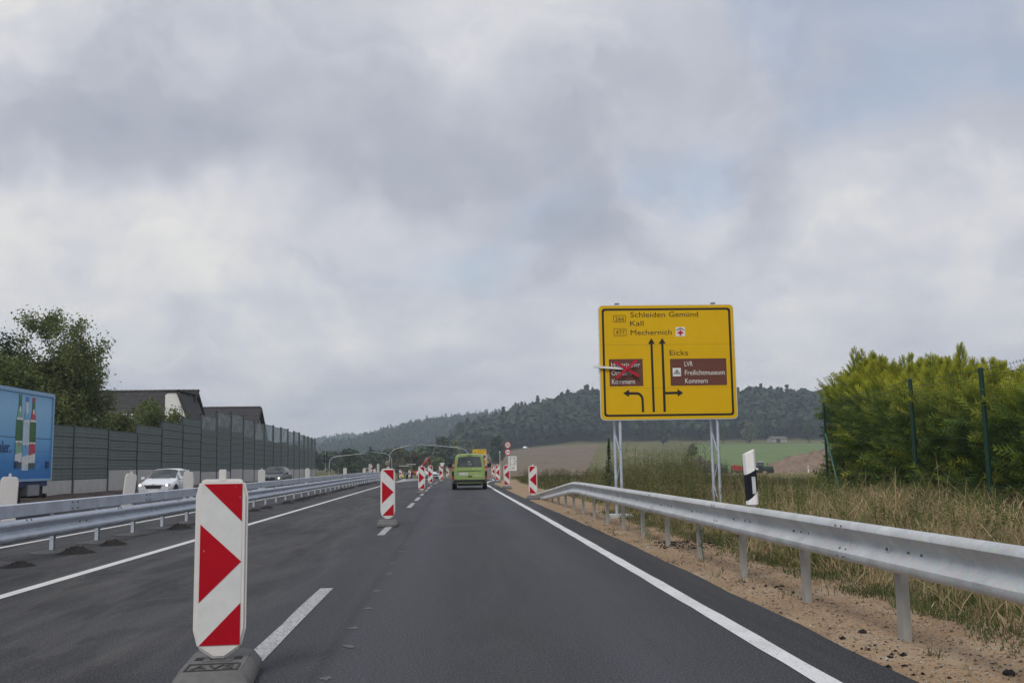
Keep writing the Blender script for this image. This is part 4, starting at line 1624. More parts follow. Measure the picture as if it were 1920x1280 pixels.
bar('cross_arm', (250, 632), (470, 770), 0.062, M_SRED, -0.085, SX)
bar('cross_arm', (262, 785), (452, 622), 0.062, M_SRED, -0.11, SX)
bar('clamp_bar', (66, 675), (335, 697), 0.05, M_SWHT, -0.055, SX, 0.03)
bar('clamp', (64, 674), (108, 680), 0.045, M_GALV, -0.03, SX, 0.06)
bar('clamp_screw', (110, 640), (110, 735), 0.012, M_GALV, -0.02, SX, 0.012)
# lattice posts
for px_ in (0.42, 2.74):
    mb = MB()
    zt = BZ + BH + 0.025
    for (dx, dy) in ((0.045, 0.075), (-0.06, 0.26)):
        mb.tube([(px_ + dx, dy, -0.3), (px_ + dx, dy, zt)], 0.036, 10)
    pst = mb.build('lattice_post', M_GALV, SG, True)
    mb = MB()
    zz_ = 0.15
    k = 0
    while zz_ < zt - 0.7:
        p, q = (px_ + 0.045, 0.075), (px_ - 0.06, 0.26)
        if k % 2:
            p, q = q, p
        mb.tube([(p[0], p[1], zz_), (q[0], q[1], zz_ + 0.62)], 0.012, 6)
        zz_ += 0.62
        k += 1
    mb.build('lattice_web', M_GALV, pst)
    mb = MB()
    mb.box((px_ + 0.045, 0.075, zt + 0.012), (0.10, 0.09, 0.025))
    mb.build('post_cap', M_BOLT, pst)
    mb = MB()
    for zc in (BZ + 0.3, BZ + 1.4, BZ + 2.4):
        mb.box((px_, 0.06, zc), (0.22, 0.06, 0.05))
    mb.build('clamp_band', M_GALV, pst)
    MB().box((px_, 0.22, 0.0), (0.55, 0.75, 0.16)).build('footing', M_CONC, SG, bevel=0.02)


# ================================================================== red and white beacons
BF_W, BF_H = 0.25, 0.98
BF_Z = 0.215


def make_beacon(label, x, y, rz, mirror=False, group=None, text=False, lamp=False, back=False, tilt=0.0, foot=True):
    t = thing('traffic_beacon', label, 'traffic beacon', (x, y, float(zroad(x, y)) + 0.004), rz, group)
    s = -1 if mirror else 1
    # plastic body: flat hexagonal slab with chamfered rims
    w, z0, z1 = 0.158, BF_Z - 0.005, BF_Z + BF_H
    out_ = [(-0.035, 0.135), (0.035, 0.135), (0.13, z0 - 0.01), (w, z0 + 0.10), (w, z1 - 0.07), (0.135, z1 + 0.018), (0.10, z1 + 0.03), (-0.10, z1 + 0.03), (-0.135, z1 + 0.018), (-w, z1 - 0.07), (-w, z0 + 0.10), (-0.13, z0 - 0.01)]
    mb = MB().extr(out_, -0.028, 0.028, 'y')
    body = mb.build('body', M_WHITEP, t, True, 0.014, segs=2)
    mb = MB().extr(rrect(-0.021, z1 + 0.02, 0.021, z1 + 0.09, 0.008, 3), -0.018, 0.018, 'y')
    mb.build('lamp_socket', M_WHITEP, t, True)
    MB().box((0, 0, 0.12), (0.06, 0.04, 0.18)).build('stem', M_WHITEP, t)
    if back:        # seen from behind: the chevron faces the other carriageway
        rot = (0, 0, math.pi)
    else:
        rot = (0, 0, 0)
    hw = BF_W / 2
    yb = -0.0295
    fc = MB().extr([(-hw, BF_Z), (hw, BF_Z), (hw, BF_Z + BF_H), (-hw, BF_Z + BF_H)], yb - 0.001, yb + 0.01, 'y').build('reflective_face', M_REFW, t, rot=rot)

    def zt(f):
        return BF_Z + BF_H * f

    tris = [[(-0.108, 1.0), (0.125, 1.0), (0.125, 0.762)], [(-0.125, 0.748), (0.125, 0.511), (-0.125, 0.262)], [(0.125, 0.256), (0.125, 0.0), (-0.120, 0.0)]]
    for tr_ in tris:
        P = [(s * px_, zt(f)) for px_, f in tr_]
        MB().extr(P, yb - 0.003, yb, 'y').build('red_stripe', M_RED, fc)
    # rubber foot
    if foot:
        hx, hy, h = 0.225, 0.46, 0.13
        mb = MB()
        vs = []
        for (a, c, z) in ((hx, hy, 0.0), (hx, hy, 0.055), (hx - 0.045, hy - 0.075, h), ):
            ch = 0.06
            vs += [(-a + ch, -c, z), (a - ch, -c, z), (a, -c + ch, z), (a, c - ch, z), (a - ch, c, z), (-a + ch, c, z), (-a, c - ch, z), (-a, -c + ch, z)]
        fs = [tuple(range(7, -1, -1)), tuple(range(16, 24))]
        for r_ in range(2):
            for k in range(8):
                k2 = (k + 1) % 8
                fs.append((r_ * 8 + k, r_ * 8 + k2, r_ * 8 + 8 + k2, r_ * 8 + 8 + k))
        mb.add(vs, fs)
        ft = mb.build('rubber_foot', M_RUB, t, True, 0.008, loc=(0, -0.03, 0))
        for sx in (-1, 1):
            MB().box((sx * 0.115, 0.03, h + 0.0005), (0.05, 0.09, 0.004)).build('grip_hole', M_BLACK, ft)
        MB().box((0, -0.05, h + 0.003), (0.17, 0.05, 0.012)).build('socket_rim', M_RUB, ft)
        MB().box((0, -0.035, h + 0.0105), (0.09, 0.022, 0.004)).build('socket_slot', M_BLACK, ft)
        if text:
            fr = MB()
            for (c, d) in (((0, -0.155), (0.30, 0.009)), ((0, -0.345), (0.30, 0.009)), ((-0.146, -0.25), (0.009, 0.19)), ((0.146, -0.25), (0.009, 0.19))):
                fr.box((c[0], c[1], h + 0.003), (d[0], d[1], 0.008))
            fr.build('raised_frame', pm('rubber_relief', (0.055, 0.055, 0.056), 0.8), ft)
            me = text_mesh('AVS', pm('rubber_relief', (0.055, 0.055, 0.056), 0.8), 0.24, 0.125, 0.0)
            o = link('raised_lettering', me, ft, (-0.12, -0.315, h + 0.003))
            so = o.modifiers.new('relief', 'SOLIDIFY')
            so.thickness = 0.006
            so.offset = 0
    if lamp:
        MB().lathe([(0.03, z1 + 0.08), (0.055, z1 + 0.10), (0.055, z1 + 0.17), (0.03, z1 + 0.19)], 12).build('warning_lamp', pm('lamp_grey', (0.18, 0.18, 0.16), 0.4), t, True)
    if tilt:
        t.rotation_euler = (0, tilt, rz)
    return t


make_beacon('large red and white arrow beacon on a lettered rubber foot by the long dash', -1.46, 6.42, R(5.5), text=True)
make_beacon('arrow beacon with a grey lamp on top between the near one and the far group', -1.46, 22.0, R(2), lamp=True)
GL = 'arrow beacons along the dashed line'
LL = 'red and white arrow beacon in the far group along the dashed line, arrow pointing right'
for (x, y, rz_) in ((-1.52, 46, 0), (-1.55, 63.5, -4), (-1.05, 76, 3), (-0.85, 117, 5), (-1.9, 130, 0)):
    make_beacon(LL, x, y, R(rz_), group=GL)
for (x, y) in ((-7.3, 135), (-6.9, 128), (-6.2, 138)):
    make_beacon('small far arrow beacon closing the milled strip by the roadworks', x, y, 0, group='beacons at the milled strip')
GR = 'arrow beacons along the right verge'
LR = 'red and white beacon farther along the right verge, arrow pointing left'
for (x, y, rz_) in ((2.87, 37.0, 0), (2.72, 53, 3), (3.05, 72, 0), (3.72, 98, -4)):
    t = make_beacon('red and white beacon at the sunken end of the guard rail, arrow pointing left' if y == 37.0 else LR, x, y, R(rz_), True, GR)
    if x < 3.6:
        t.location.z = float(verge_z(np.array([x]), np.array([y]))[0]) + 0.0 if x > edge_x(y) - 0.1 else t.location.z
GB = 'beacons seen from behind beyond the median barrier'
LBk = 'plain white back of a beacon farther along behind the median barrier'
LBS = {19.4: 'plain white back of a beacon in front of the blue truck', 33: 'plain white back of a beacon beside the white hatchback', 44: 'plain white back of a beacon in front of the dark oncoming car'}
for (x, y, ti) in ((-8.40, 19.4, 2), (-8.6, 33, 0), (-8.35, 44, 0), (-9.3, 64, 0), (-8.9, 82, 0), (-8.8, 98, 0), (-8.9, 112, 0), (-9.0, 126, 0)):
    make_beacon(LBS.get(y, LBk), x, y, R(34), False, GB, back=True, tilt=R(ti), foot=True)
make_beacon('white back of a beacon leaning sideways behind the median barrier', -8.65, 27, R(45), back=True, tilt=R(7))


# ================================================================== vehicles
M_TYRE = pm('tyre_rubber', (0.018, 0.018, 0.019), 0.85, 0, 0.2, 20)
M_RIM = pm('alloy_rim', (0.42, 0.43, 0.44), 0.35, 0.7, 0.05, 10)
M_TRIM = pm('black_plastic', (0.020, 0.020, 0.022), 0.6, 0, 0.2, 20)
M_TAIL = pm('tail_light_red', (0.42, 0.012, 0.018), 0.2, 0, 0.2, 30, spec=0.7)
M_TAILC = pm('tail_light_clear', (0.62, 0.42, 0.38), 0.2, 0, 0.15, 30, spec=0.7)
M_PLATE = pm('number_plate', (0.62, 0.63, 0.63), 0.4)


def paint(name, col, metal=0.0):
    m, nt, b, out = newmat(name)
    v = coords(nt)
    c = rampn(nt, noise(nt, 2.2, 4, 0.6, v), [(0.3, tuple(x * 0.93 for x in col)), (0.7, col)])
    sz_ = nt.nodes.new('ShaderNodeSeparateXYZ')
    nt.links.new(v, sz_.inputs[0])
    road_dirt = mth(nt, 'MULTIPLY', mrange(nt, sz_.outputs[2], 0.85, 0.25, 0, 0.55), mrange(nt, noise(nt, 9, 5, 0.65, v), 0.3, 0.7, 0.4, 1))
    c = mixc(nt, road_dirt, c, (0.11, 0.10, 0.09))
    nt.links.new(c, b.inputs['Base Color'])
    b.inputs['Roughness'].default_value = 0.32
    b.inputs['Metallic'].default_value = metal
    b.inputs['Coat Weight'].default_value = 0.3
    b.inputs['Coat Roughness'].default_value = 0.08
    return m


mgl, nt, b, out = newmat('car_glass')
b.inputs['Base Color'].default_value = (0.035, 0.045, 0.05, 1)
b.inputs['Roughness'].default_value = 0.05
nt.links.new(rampn(nt, noise(nt, 1.8, 3, 0.5, coords(nt)), [(0.35, (0.022, 0.028, 0.032)), (0.65, (0.075, 0.090, 0.095))]), b.inputs['Base Color'])
M_CGLASS = mgl
mhl, nt, b, out = newmat('lit_headlamp')
b.inputs['Base Color'].default_value = (0.9, 0.88, 0.8, 1)
b.inputs['Emission Color'].default_value = (1.0, 0.90, 0.70, 1)
b.inputs['Emission Strength'].default_value = 2.2
M_LAMP = mhl
M_HLG = pm('headlamp_housing', (0.30, 0.31, 0.33), 0.15, 0.3, 0.3, 25, spec=0.8)


def ring_of(half):
    return [(-w, z) for w, z in half] + [(w, z) for w, z in reversed(half[:-1])]


def loft_body(sections, mat, parent, name='body', smooth=True):
    mb = MB()
    rings = []
    for y, half in sections:
        rings.append([(x, y, z) for x, z in ring_of(half)])
    n = len(rings[0])
    vs = [v for r_ in rings for v in r_]
    fs = []
    for i in range(len(rings) - 1):
        for k in range(n):
            k2 = (k + 1) % n
            fs.append((i * n + k, i * n + k2, (i + 1) * n + k2, (i + 1) * n + k))
    fs.append(tuple(range(n - 1, -1, -1)))
    fs.append(tuple((len(rings) - 1) * n + k for k in range(n)))
    mb.add(vs, fs)
    return mb.build(name, mat, parent, smooth)


def loft_patch(sections, s0, s1, p0, p1, side, mat, parent, name, off=0.006, shrink=0.06):
    """patch of the loft between sections s0..s1 and half-profile points p0..p1; side -1/1, or 0 across the middle"""
    def P(si, pf):
        y, half = sections[si]
        i = int(min(pf, len(half) - 1.0001))
        t = pf - i
        w = half[i][0] + (half[i + 1][0] - half[i][0]) * t if i + 1 < len(half) else half[i][0]
        z = half[i][1] + (half[i + 1][1] - half[i][1]) * t if i + 1 < len(half) else half[i][1]
        return Vector((w, y, z))
    na = 4
    if side == 0:
        cols = [(p, -1) for p in np.linspace(p0, p1, na)] + [(p, 1) for p in np.linspace(p1, p0, na)[1:]]
    else:
        cols = [(p, side) for p in np.linspace(p0, p1, na)]
    rows = [shrink, 0.5, 1 - shrink] if s1 == s0 + 1 else [shrink] + list(range(1, s1 - s0)) + [s1 - s0 - shrink]
    G = []
    for rr in rows:
        i = min(int(rr), s1 - s0 - 1)
        t = rr - i
        line = []
        for p, sg in cols:
            a = P(s0 + i, p).lerp(P(s0 + i + 1, p), t)
            line.append(Vector((a.x * sg, a.y, a.z)))
        G.append(line)
    ny, nx = len(G), len(G[0])
    vs = []
    for i in range(ny):
        for k in range(nx):
            du = G[i][min(k + 1, nx - 1)] - G[i][max(k - 1, 0)]
            dv = G[min(i + 1, ny - 1)][k] - G[max(i - 1, 0)][k]
            nn = du.cross(dv)
            nn = nn.normalized() if nn.length > 1e-9 else Vector((0, 0, 1))
            c = Vector((0, G[i][k].y, 0.7))
            if nn.dot(G[i][k] - c) < 0:
                nn = -nn
            vs.append(G[i][k] + nn * off)
    fs = [(i * nx + k, i * nx + k + 1, (i + 1) * nx + k + 1, (i + 1) * nx + k) for i in range(ny - 1) for k in range(nx - 1)]
    mb = MB().add(vs, fs)
    return mb.build(name, mat, parent, True)


def wheel(parent, x, y, r, w):
    o = MB().lathe([(r * 0.62, -w / 2), (r * 0.93, -w / 2), (r, -w * 0.32), (r, w * 0.32), (r * 0.93, w / 2), (r * 0.62, w / 2)], 22, 'x').build('wheel', M_TYRE, parent, True, loc=(x, y, r))
    sg = 1 if x > 0 else -1
    MB().lathe([(r * 0.64, sg * w * 0.30), (r * 0.60, sg * w * 0.49), (r * 0.18, sg * w * 0.40), (r * 0.10, sg * w * 0.47)], 18, 'x').build('rim', M_RIM, o, True)
    return o


def hatchback(label, loc, rz, mat, W=1.73, H=1.47, lit=True, sporty=False):
    t = thing('car', label, 'car', loc, rz)
    k = W / 1.73
    hz = H / 1.47
    base = [
        (0.00, [(.56, .20), (.69, .26), (.715, .42), (.70, .56), (.64, .655), (.46, .69), (.22, .705), (0, .71)]),
        (0.22, [(.68, .18), (.815, .26), (.84, .46), (.825, .63), (.75, .735), (.55, .775), (.28, .79), (0, .795)]),
        (0.95, [(.71, .17), (.855, .27), (.865, .52), (.86, .74), (.79, .865), (.60, .905), (.30, .925), (0, .93)]),
        (1.12, [(.71, .17), (.855, .27), (.865, .54), (.862, .78), (.82, .915), (.70, .945), (.36, .968), (0, .975)]),
        (1.85, [(.71, .17), (.855, .27), (.865, .55), (.862, .80), (.82, .935), (.615, 1.385), (.40, 1.442), (0, 1.455)]),
        (2.90, [(.71, .17), (.855, .27), (.865, .55), (.862, .82), (.815, .955), (.615, 1.395), (.40, 1.462), (0, 1.47)]),
        (3.60, [(.70, .18), (.845, .28), (.855, .56), (.850, .84), (.79, .985), (.575, 1.335), (.38, 1.395), (0, 1.405)]),
        (3.93, [(.62, .24), (.76, .32), (.80, .56), (.79, .82), (.74, .97), (.62, 1.03), (.36, 1.06), (0, 1.07)]),
    ]
    secs = [(y, [(w * k, z * hz) for w, z in h]) for y, h in base]
    loft_body(secs, mat, t)
    loft_patch(secs, 3, 4, 5.0, 7.0, 0, M_CGLASS, t, 'windscreen', 0.014)
    for sg in (-1, 1):
        loft_patch(secs, 4, 5, 4.12, 4.92, sg, M_CGLASS, t, 'side_window')
        loft_patch(secs, 5, 6, 4.15, 4.9, sg, M_CGLASS, t, 'side_window', shrink=0.1)
        loft_patch(secs, 3, 4, 4.15, 4.85, sg, M_CGLASS, t, 'quarter_window', shrink=0.45)
        wheel(t, sg * 0.775 * k, 0.78, 0.31, 0.20)
        wheel(t, sg * 0.775 * k, 3.22, 0.31, 0.20)
        for yy in (0.78, 3.22):
            MB().lathe([(0.375, sg * 0.0), (0.36, sg * 0.012)], 20, 'x').build('wheel_arch', M_TRIM, t, loc=(sg * 0.866 * k, yy, 0.33))
        # headlamps follow the corner
        hl = MB().add([(sg * .40 * k, -0.012, .60), (sg * .70 * k, -0.012, .60), (sg * .80 * k, .17, .66), (sg * .76 * k, .14, .735), (sg * .62 * k, .02, .70), (sg * .40 * k, -0.006, .665),
                       (sg * .40 * k, .1, .60), (sg * .76 * k, .22, .61), (sg * .74 * k, .25, .74), (sg * .42 * k, .15, .70)],
                      [(0, 1, 4, 5), (1, 2, 3, 4), (0, 6, 7, 2, 1), (5, 4, 3, 8, 9), (0, 5, 9, 6), (2, 7, 8, 3)]).build('headlight', M_HLG, t)
        if lit:
            MB().lathe([(0.06, 0.0), (0.05, -0.012)], 12, 'y').build('lamp', M_LAMP, hl, loc=(sg * .66 * k, -0.005, .655))
        mi = MB().box((sg * 0.98 * k, 1.28, 0.99), (0.20, 0.13, 0.14)).build('mirror', mat if not sporty else M_TRIM, t, True, 0.03)
        MB().box((sg * 0.86 * k, 1.30, 0.93), (0.10, 0.05, 0.04)).build('mirror_arm', M_TRIM, mi)
        MB().box((sg * 0.872 * k, 2.35, 0.80), (0.012, 0.20, 0.025)).build('door_handle', mat, t)
        for yy in (1.30, 2.42, 3.28):
            MB().box((sg * 0.8655 * k, yy, 0.62), (0.006, 0.012, 0.56)).build('door_gap', M_TRIM, t)
    MB().extr([(-.42 * k, .655), (.42 * k, .655), (.36 * k, .50), (-.36 * k, .50)], -0.02, 0.04, 'y').build('grille', M_TRIM, t)
    MB().lathe([(0.05, -0.03), (0.045, -0.036)], 12, 'y').build('badge', M_RIM, t, loc=(0, 0.005, .675))
    MB().box((0, -0.025, 0.40), (0.52, 0.015, 0.11)).build('number_plate', M_PLATE, t)
    MB().box((0, -0.012, 0.27), (1.0 * k, 0.03, 0.11)).build('lower_intake', M_TRIM, t)
    MB().box((0, 1.06, 0.985), (0.9, 0.02, 0.015), (0.2, 0, 0.05)).build('wiper', M_TRIM, t)
    MB().box((0, 1.95, 1.30), (0.2, 0.05, 0.07)).build('interior_mirror', M_TRIM, t)
    return t


M_WCAR = paint('white_car_paint', (0.72, 0.75, 0.80))
M_DCAR = paint('black_car_paint', (0.045, 0.050, 0.060), 0.2)
hatchback('white oncoming hatchback with lit headlights on the far carriageway', (-14.85, 50.5, float(zroad(-14.85, 52))), R(-3), M_WCAR)
hatchback('dark oncoming car with bright headlights farther along the noise barrier', (-13.75, 75.5, float(zroad(-13.75, 77))), R(-3), M_DCAR, 1.80, 1.50, sporty=True)
M_SCAR = paint('work_van_white', (0.66, 0.67, 0.68))
hatchback('small white work car parked among the roadworks machines', (-3.0, 152, float(zroad(-3, 152))), R(35), M_SCAR, 1.75, 1.6, lit=False)

# ---------------- green van ahead
M_VAN = paint('lime_green_paint', (0.250, 0.355, 0.105))
VN = thing('van', 'lime green high roof van driving ahead, seen from behind', 'van', (0.74, 51.6, 0.0), R(-1.0))
vs_ = [
    (0.00, [(.70, .30), (.84, .36), (.885, .55), (.885, .90), (.865, 1.12), (.70, 1.66), (.58, 1.78), (0, 1.81)]),
    (0.10, [(.74, .28), (.87, .34), (.905, .55), (.905, .90), (.885, 1.12), (.72, 1.68), (.60, 1.80), (0, 1.835)]),
    (1.20, [(.76, .24), (.88, .32), (.915, .55), (.915, .90), (.895, 1.12), (.735, 1.70), (.62, 1.82), (0, 1.85)]),
    (2.50, [(.76, .24), (.88, .32), (.915, .55), (.915, .90), (.895, 1.12), (.73, 1.68), (.61, 1.79), (0, 1.82)]),
    (3.25, [(.76, .24), (.88, .32), (.905, .55), (.90, .88), (.88, 1.06), (.80, 1.10), (.6, 1.13), (0, 1.15)]),
    (3.95, [(.72, .24), (.85, .32), (.875, .52), (.86, .78), (.80, .90), (.70, .93), (.5, .95), (0, .96)]),
    (4.20, [(.62, .26), (.76, .34), (.79, .50), (.77, .66), (.70, .76), (.56, .79), (.3, .80), (0, .80)]),
]
vbody = loft_body(vs_, M_VAN, VN)
loft_patch(vs_, 3, 4, 5.0, 7.0, 0, M_CGLASS, VN, 'windscreen')
for sg in (-1, 1):
    loft_patch(vs_, 0, 1, 4.1, 4.95, sg, M_TRIM, VN, 'corner_pillar', 0.004, 0.0)
    loft_patch(vs_, 1, 2, 4.15, 4.9, sg, M_CGLASS, VN, 'side_window')
    loft_patch(vs_, 2, 3, 4.15, 4.9, sg, M_CGLASS, VN, 'side_window')
    loft_patch(vs_, 0, 3, 0.9, 2.3, sg, M_TRIM, VN, 'sill_cladding', 0.006, 0.02)
    wheel(VN, sg * 0.80, 0.62, 0.315, 0.20)
    wheel(VN, sg * 0.80, 3.30, 0.315, 0.20)
    # tail light: tall wrapped cluster
    prof = [(.745, 1.47), (.805, 1.36), (.865, 1.16), (.905, 1.02), (.86, .96), (.795, 1.02), (.775, 1.20), (.745, 1.36)]
    tl = MB().extr([(sg * a_, c_) for a_, c_ in prof], -0.03, 0.10, 'y').build('tail_light', M_TAIL, VN, True, 0.008)
    MB().extr([(sg * a_, c_) for a_, c_ in [(.772, 1.33), (.80, 1.34), (.845, 1.20), (.80, 1.20)]], -0.034, -0.028, 'y').build('indicator', M_TAILC, tl)
    MB().extr([(sg * a_, c_) for a_, c_ in [(.81, 1.06), (.87, 1.06), (.868, 1.01), (.82, 1.0)]], -0.034, -0.028, 'y').build('reversing_lamp', M_TAILC, tl)
    MB().box((sg * 0.85, -0.008, 0.80), (0.11, 0.06, 0.28)).build('bumper_corner', M_TRIM, VN, True, 0.015)
    MB().box((sg * 0.835, -0.02, 0.60), (0.10, 0.06, 0.13)).build('fog_lamp', M_TAIL, VN, True, 0.01)
    mi = MB().box((sg * 1.06, 2.75, 1.22), (0.21, 0.11, 0.23)).build('mirror', M_TRIM, VN, True, 0.035)
    MB().box((sg * 0.93, 2.78, 1.13), (0.14, 0.06, 0.05)).build('mirror_arm', M_TRIM, mi)
tg = MB().extr(rrect(-0.735, 0.50, 0.735, 1.10, 0.05), -0.022, 0.01, 'y').build('tailgate', M_VAN, VN, True)
MB().extr([(-0.735, 1.08), (0.735, 1.08), (0.62, 1.68), (0.52, 1.76), (-0.52, 1.76), (-0.62, 1.68)], -0.018, 0.03, 'y').build('tailgate_upper', M_VAN, VN, True)
rw = [(-0.64, 1.20), (-0.60, 1.15), (0.60, 1.15), (0.64, 1.20), (0.575, 1.60), (0.52, 1.665), (0, 1.69), (-0.52, 1.665), (-0.575, 1.60)]
gl = MB().extr(rw, -0.030, -0.005, 'y').build('rear_window', M_CGLASS, VN)
for (x0, z0, w, h) in ((0.0, 1.43, 0.13, 0.03), (0.01, 1.38, 0.12, 0.02), (0.06, 1.285, 0.19, 0.022)):
    MB().box((x0 - 0.02, -0.032, z0), (w, 0.003, h)).build('window_sticker', pm('sticker', (0.35, 0.38, 0.38), 0.6, var=0.4, scale=60), gl)
MB().box((0.0, -0.028, 1.735), (0.24, 0.02, 0.03)).build('brake_light', M_TRIM, VN)
MB().box((-0.02, -0.026, 0.945), (1.24, 0.014, 0.028), (0, -0.03, 0)).build('handle_strip', M_TRIM, VN)
pl = MB().box((-0.35, -0.027, 0.80), (0.53, 0.012, 0.12)).build('number_plate', M_PLATE, VN)
MB().box((-0.585, -0.034, 0.80), (0.05, 0.004, 0.11)).build('country_band', pm('plate_blue', (0.02, 0.06, 0.30), 0.4), pl)
lettering('EU SK 942', M_SBLK, pl, -0.54, -0.0345, 0.765, 0.42, 0.075, 0.0, 'plate_characters')
MB().box((0.03, -0.026, 0.665), (0.19, 0.014, 0.065)).build('latch_recess', M_BLACK, VN)
MB().lathe([(0.035, -0.024), (0.03, -0.03)], 4, 'y').build('badge', M_RIM, VN, loc=(0, 0, 1.06))
for (x0, z0, w, h, an) in ((0.17, 1.05, 0.05, 0.022, 0.8), (0.22, 1.075, 0.12, 0.022, -0.8), (0.44, 1.035, 0.34, 0.016, 0), (0.52, 1.06, 0.17, 0.014, 0), (0.33, 0.755, 0.28, 0.016, 0), (0.42, 0.70, 0.46, 0.018, 0)):
    MB().box((x0, -0.0245, z0), (w, 0.004, h), (0, an, 0)).build('white_lettering', pm('van_print', (0.66, 0.70, 0.50), 0.5, var=0.5, scale=90), VN)
MB().box((0, -0.045, 0.43), (1.66, 0.14, 0.16)).build('bumper', M_TRIM, VN, True, 0.03)
MB().box((0, -0.10, 0.345), (1.30, 0.05, 0.035)).build('bumper_lip', M_VAN, VN, True, 0.01)
MB().box((0, 0.2, 0.27), (1.2, 0.3, 0.12)).build('rear_axle', M_BLACK, VN)
MB().tube([(-0.45, 0.05, 0.24), (-0.45, 0.5, 0.26)], 0.03, 8).build('exhaust', M_TRIM, VN)
MB().tube([(0.10, -0.03, 1.165), (0.36, -0.035, 1.24)], 0.008, 5).build('rear_wiper', M_BLACK, VN)

# ---------------- blue drinks truck
def truck_print_mat():
    m, nt, b, out = newmat('truck_print')
    v = coords(nt)
    sz_ = nt.nodes.new('ShaderNodeSeparateXYZ')
    nt.links.new(v, sz_.inputs[0])
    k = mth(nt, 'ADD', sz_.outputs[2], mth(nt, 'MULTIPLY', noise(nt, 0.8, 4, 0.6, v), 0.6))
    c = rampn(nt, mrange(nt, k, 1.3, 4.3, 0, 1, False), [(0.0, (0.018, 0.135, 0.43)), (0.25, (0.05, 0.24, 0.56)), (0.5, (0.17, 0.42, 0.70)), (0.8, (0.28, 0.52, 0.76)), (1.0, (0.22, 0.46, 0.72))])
    c = mixc(nt, mrange(nt, noise(nt, 2.5, 5, 0.6, v, 0.8), 0.55, 0.75, 0, 0.18), c, (0.42, 0.62, 0.80))
    nt.links.new(c, b.inputs['Base Color'])
    b.inputs['Roughness'].default_value = 0.45
    b.inputs['Specular IOR Level'].default_value = 0.25
    return m


TKX, TKZ = -13.8, float(zroad(-15, 31))
TK = thing('delivery_truck', 'blue drinks delivery truck with bottles and lettering on its side', 'truck', (TKX, 35.2, TKZ), 0)
M_TRK = truck_print_mat()
M_TRKF = pm('truck_frame_blue', (0.25, 0.42, 0.62), 0.4, 0.1)
M_TRKD = pm('truck_dark_blue', (0.02, 0.045, 0.16), 0.45)
Z0, Z1, LN = 1.12, 4.05, 7.6
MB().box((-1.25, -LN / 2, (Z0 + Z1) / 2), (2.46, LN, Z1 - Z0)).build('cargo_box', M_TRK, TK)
fr = MB()
fr.box((-0.005, -LN / 2, Z1 - 0.05), (0.06, LN, 0.12)).box((-0.005, -LN / 2, Z0 + 0.04), (0.06, LN, 0.08)).box((-0.002, -0.04, (Z0 + Z1) / 2), (0.07, 0.10, Z1 - Z0))
fr.box((-1.25, 0.01, Z1 - 0.06), (2.46, 0.05, 0.12)).box((-2.46, 0.01, (Z0 + Z1) / 2), (0.1, 0.05, Z1 - Z0)).box((-0.05, 0.012, (Z0 + Z1) / 2), (0.1, 0.05, Z1 - Z0))
fr.build('box_frame', M_TRKF, TK)
MB().box((-0.018, -LN / 2, 2.52), (0.012, LN - 0.1, 0.02)).build('panel_gap', M_TRKD, TK)
for zc in (1.75, 2.1):
    MB().box((-0.019, -LN / 2, zc), (0.010, LN - 0.15, 0.010)).build('panel_gap', pm('panel_gap_blue', (0.05, 0.2, 0.45), 0.5), TK)
for yc in (-0.35, -2.75, -5.2):
    MB().box((0.0, yc, 1.66), (0.03, 0.20, 0.22)).build('latch', M_TRKD, TK)
MB().box((-1.25, -LN / 2, Z0 - 0.09), (2.3, LN - 0.1, 0.18)).build('floor_beam', M_TRKD, TK)
MB().box((-1.25, -3.6, 0.82), (0.9, 7.0, 0.22)).build('chassis', M_BLACK, TK)
for yc in (-2.65, -3.95):
    for sx in (-0.22, -2.28):
        wheel(TK, sx, yc, 0.50, 0.32)
wheel(TK, -0.25, -8.5, 0.50, 0.30)
wheel(TK, -2.25, -8.5, 0.50, 0.30)
MB().box((-0.25, -1.30, 0.82), (0.45, 0.95, 0.36)).build('tool_box', pm('tool_box_grey', (0.28, 0.29, 0.30), 0.45, 0.3), TK, bevel=0.02)
MB().box((-0.5, -0.45, 0.78), (0.7, 0.35, 0.40)).build('rear_underrun', M_BLACK, TK)
MB().box((-1.25, -0.1, 0.62), (2.3, 0.12, 0.14)).build('rear_bumper', M_TRIM, TK)
cab = MB().extr([(-7.75, 0.75), (-9.75, 0.75), (-9.85, 1.6), (-9.6, 2.9), (-9.2, 3.3), (-7.75, 3.35)], -2.4, -0.1, 'x').build('cab', M_TRKD, TK, True, 0.06)
MB().box((-0.09, -8.6, 2.3), (0.03, 1.1, 0.8)).build('cab_window', M_CGLASS, cab)
MB().box((-1.25, -9.72, 2.3), (2.0, 0.05, 0.9), (-0.19, 0, 0)).build('windscreen', M_CGLASS, cab)


def flat_side(name, pts, mat, parent, d):
    """flat print on the side of the box: pts in (y, z)"""
    return MB().extr(pts, -0.02 + 0.008, -0.02 + 0.010 + d, 'x').build(name, mat, parent)


B_GREEN = pm('bottle_green', (0.035, 0.14, 0.045), 0.4, 0, 0.3, 3)
B_PALE = pm('bottle_clear', (0.50, 0.60, 0.70), 0.4, 0, 0.15, 3)
B_LGREEN = pm('label_pale_green', (0.20, 0.42, 0.28), 0.4)
B_LBLUE = pm('label_blue', (0.16, 0.40, 0.66), 0.4)
B_LRED = pm('label_red', (0.50, 0.05, 0.09), 0.4)
B_WHITE = pm('label_white', (0.68, 0.70, 0.72), 0.4)
B_DARK = pm('bottle_foot', (0.06, 0.09, 0.08), 0.4)
B_CAPS = [pm('cap_green', (0.08, 0.22, 0.12), 0.4), pm('cap_blue', (0.09, 0.20, 0.55), 0.4), pm('cap_red', (0.50, 0.04, 0.06), 0.4)]


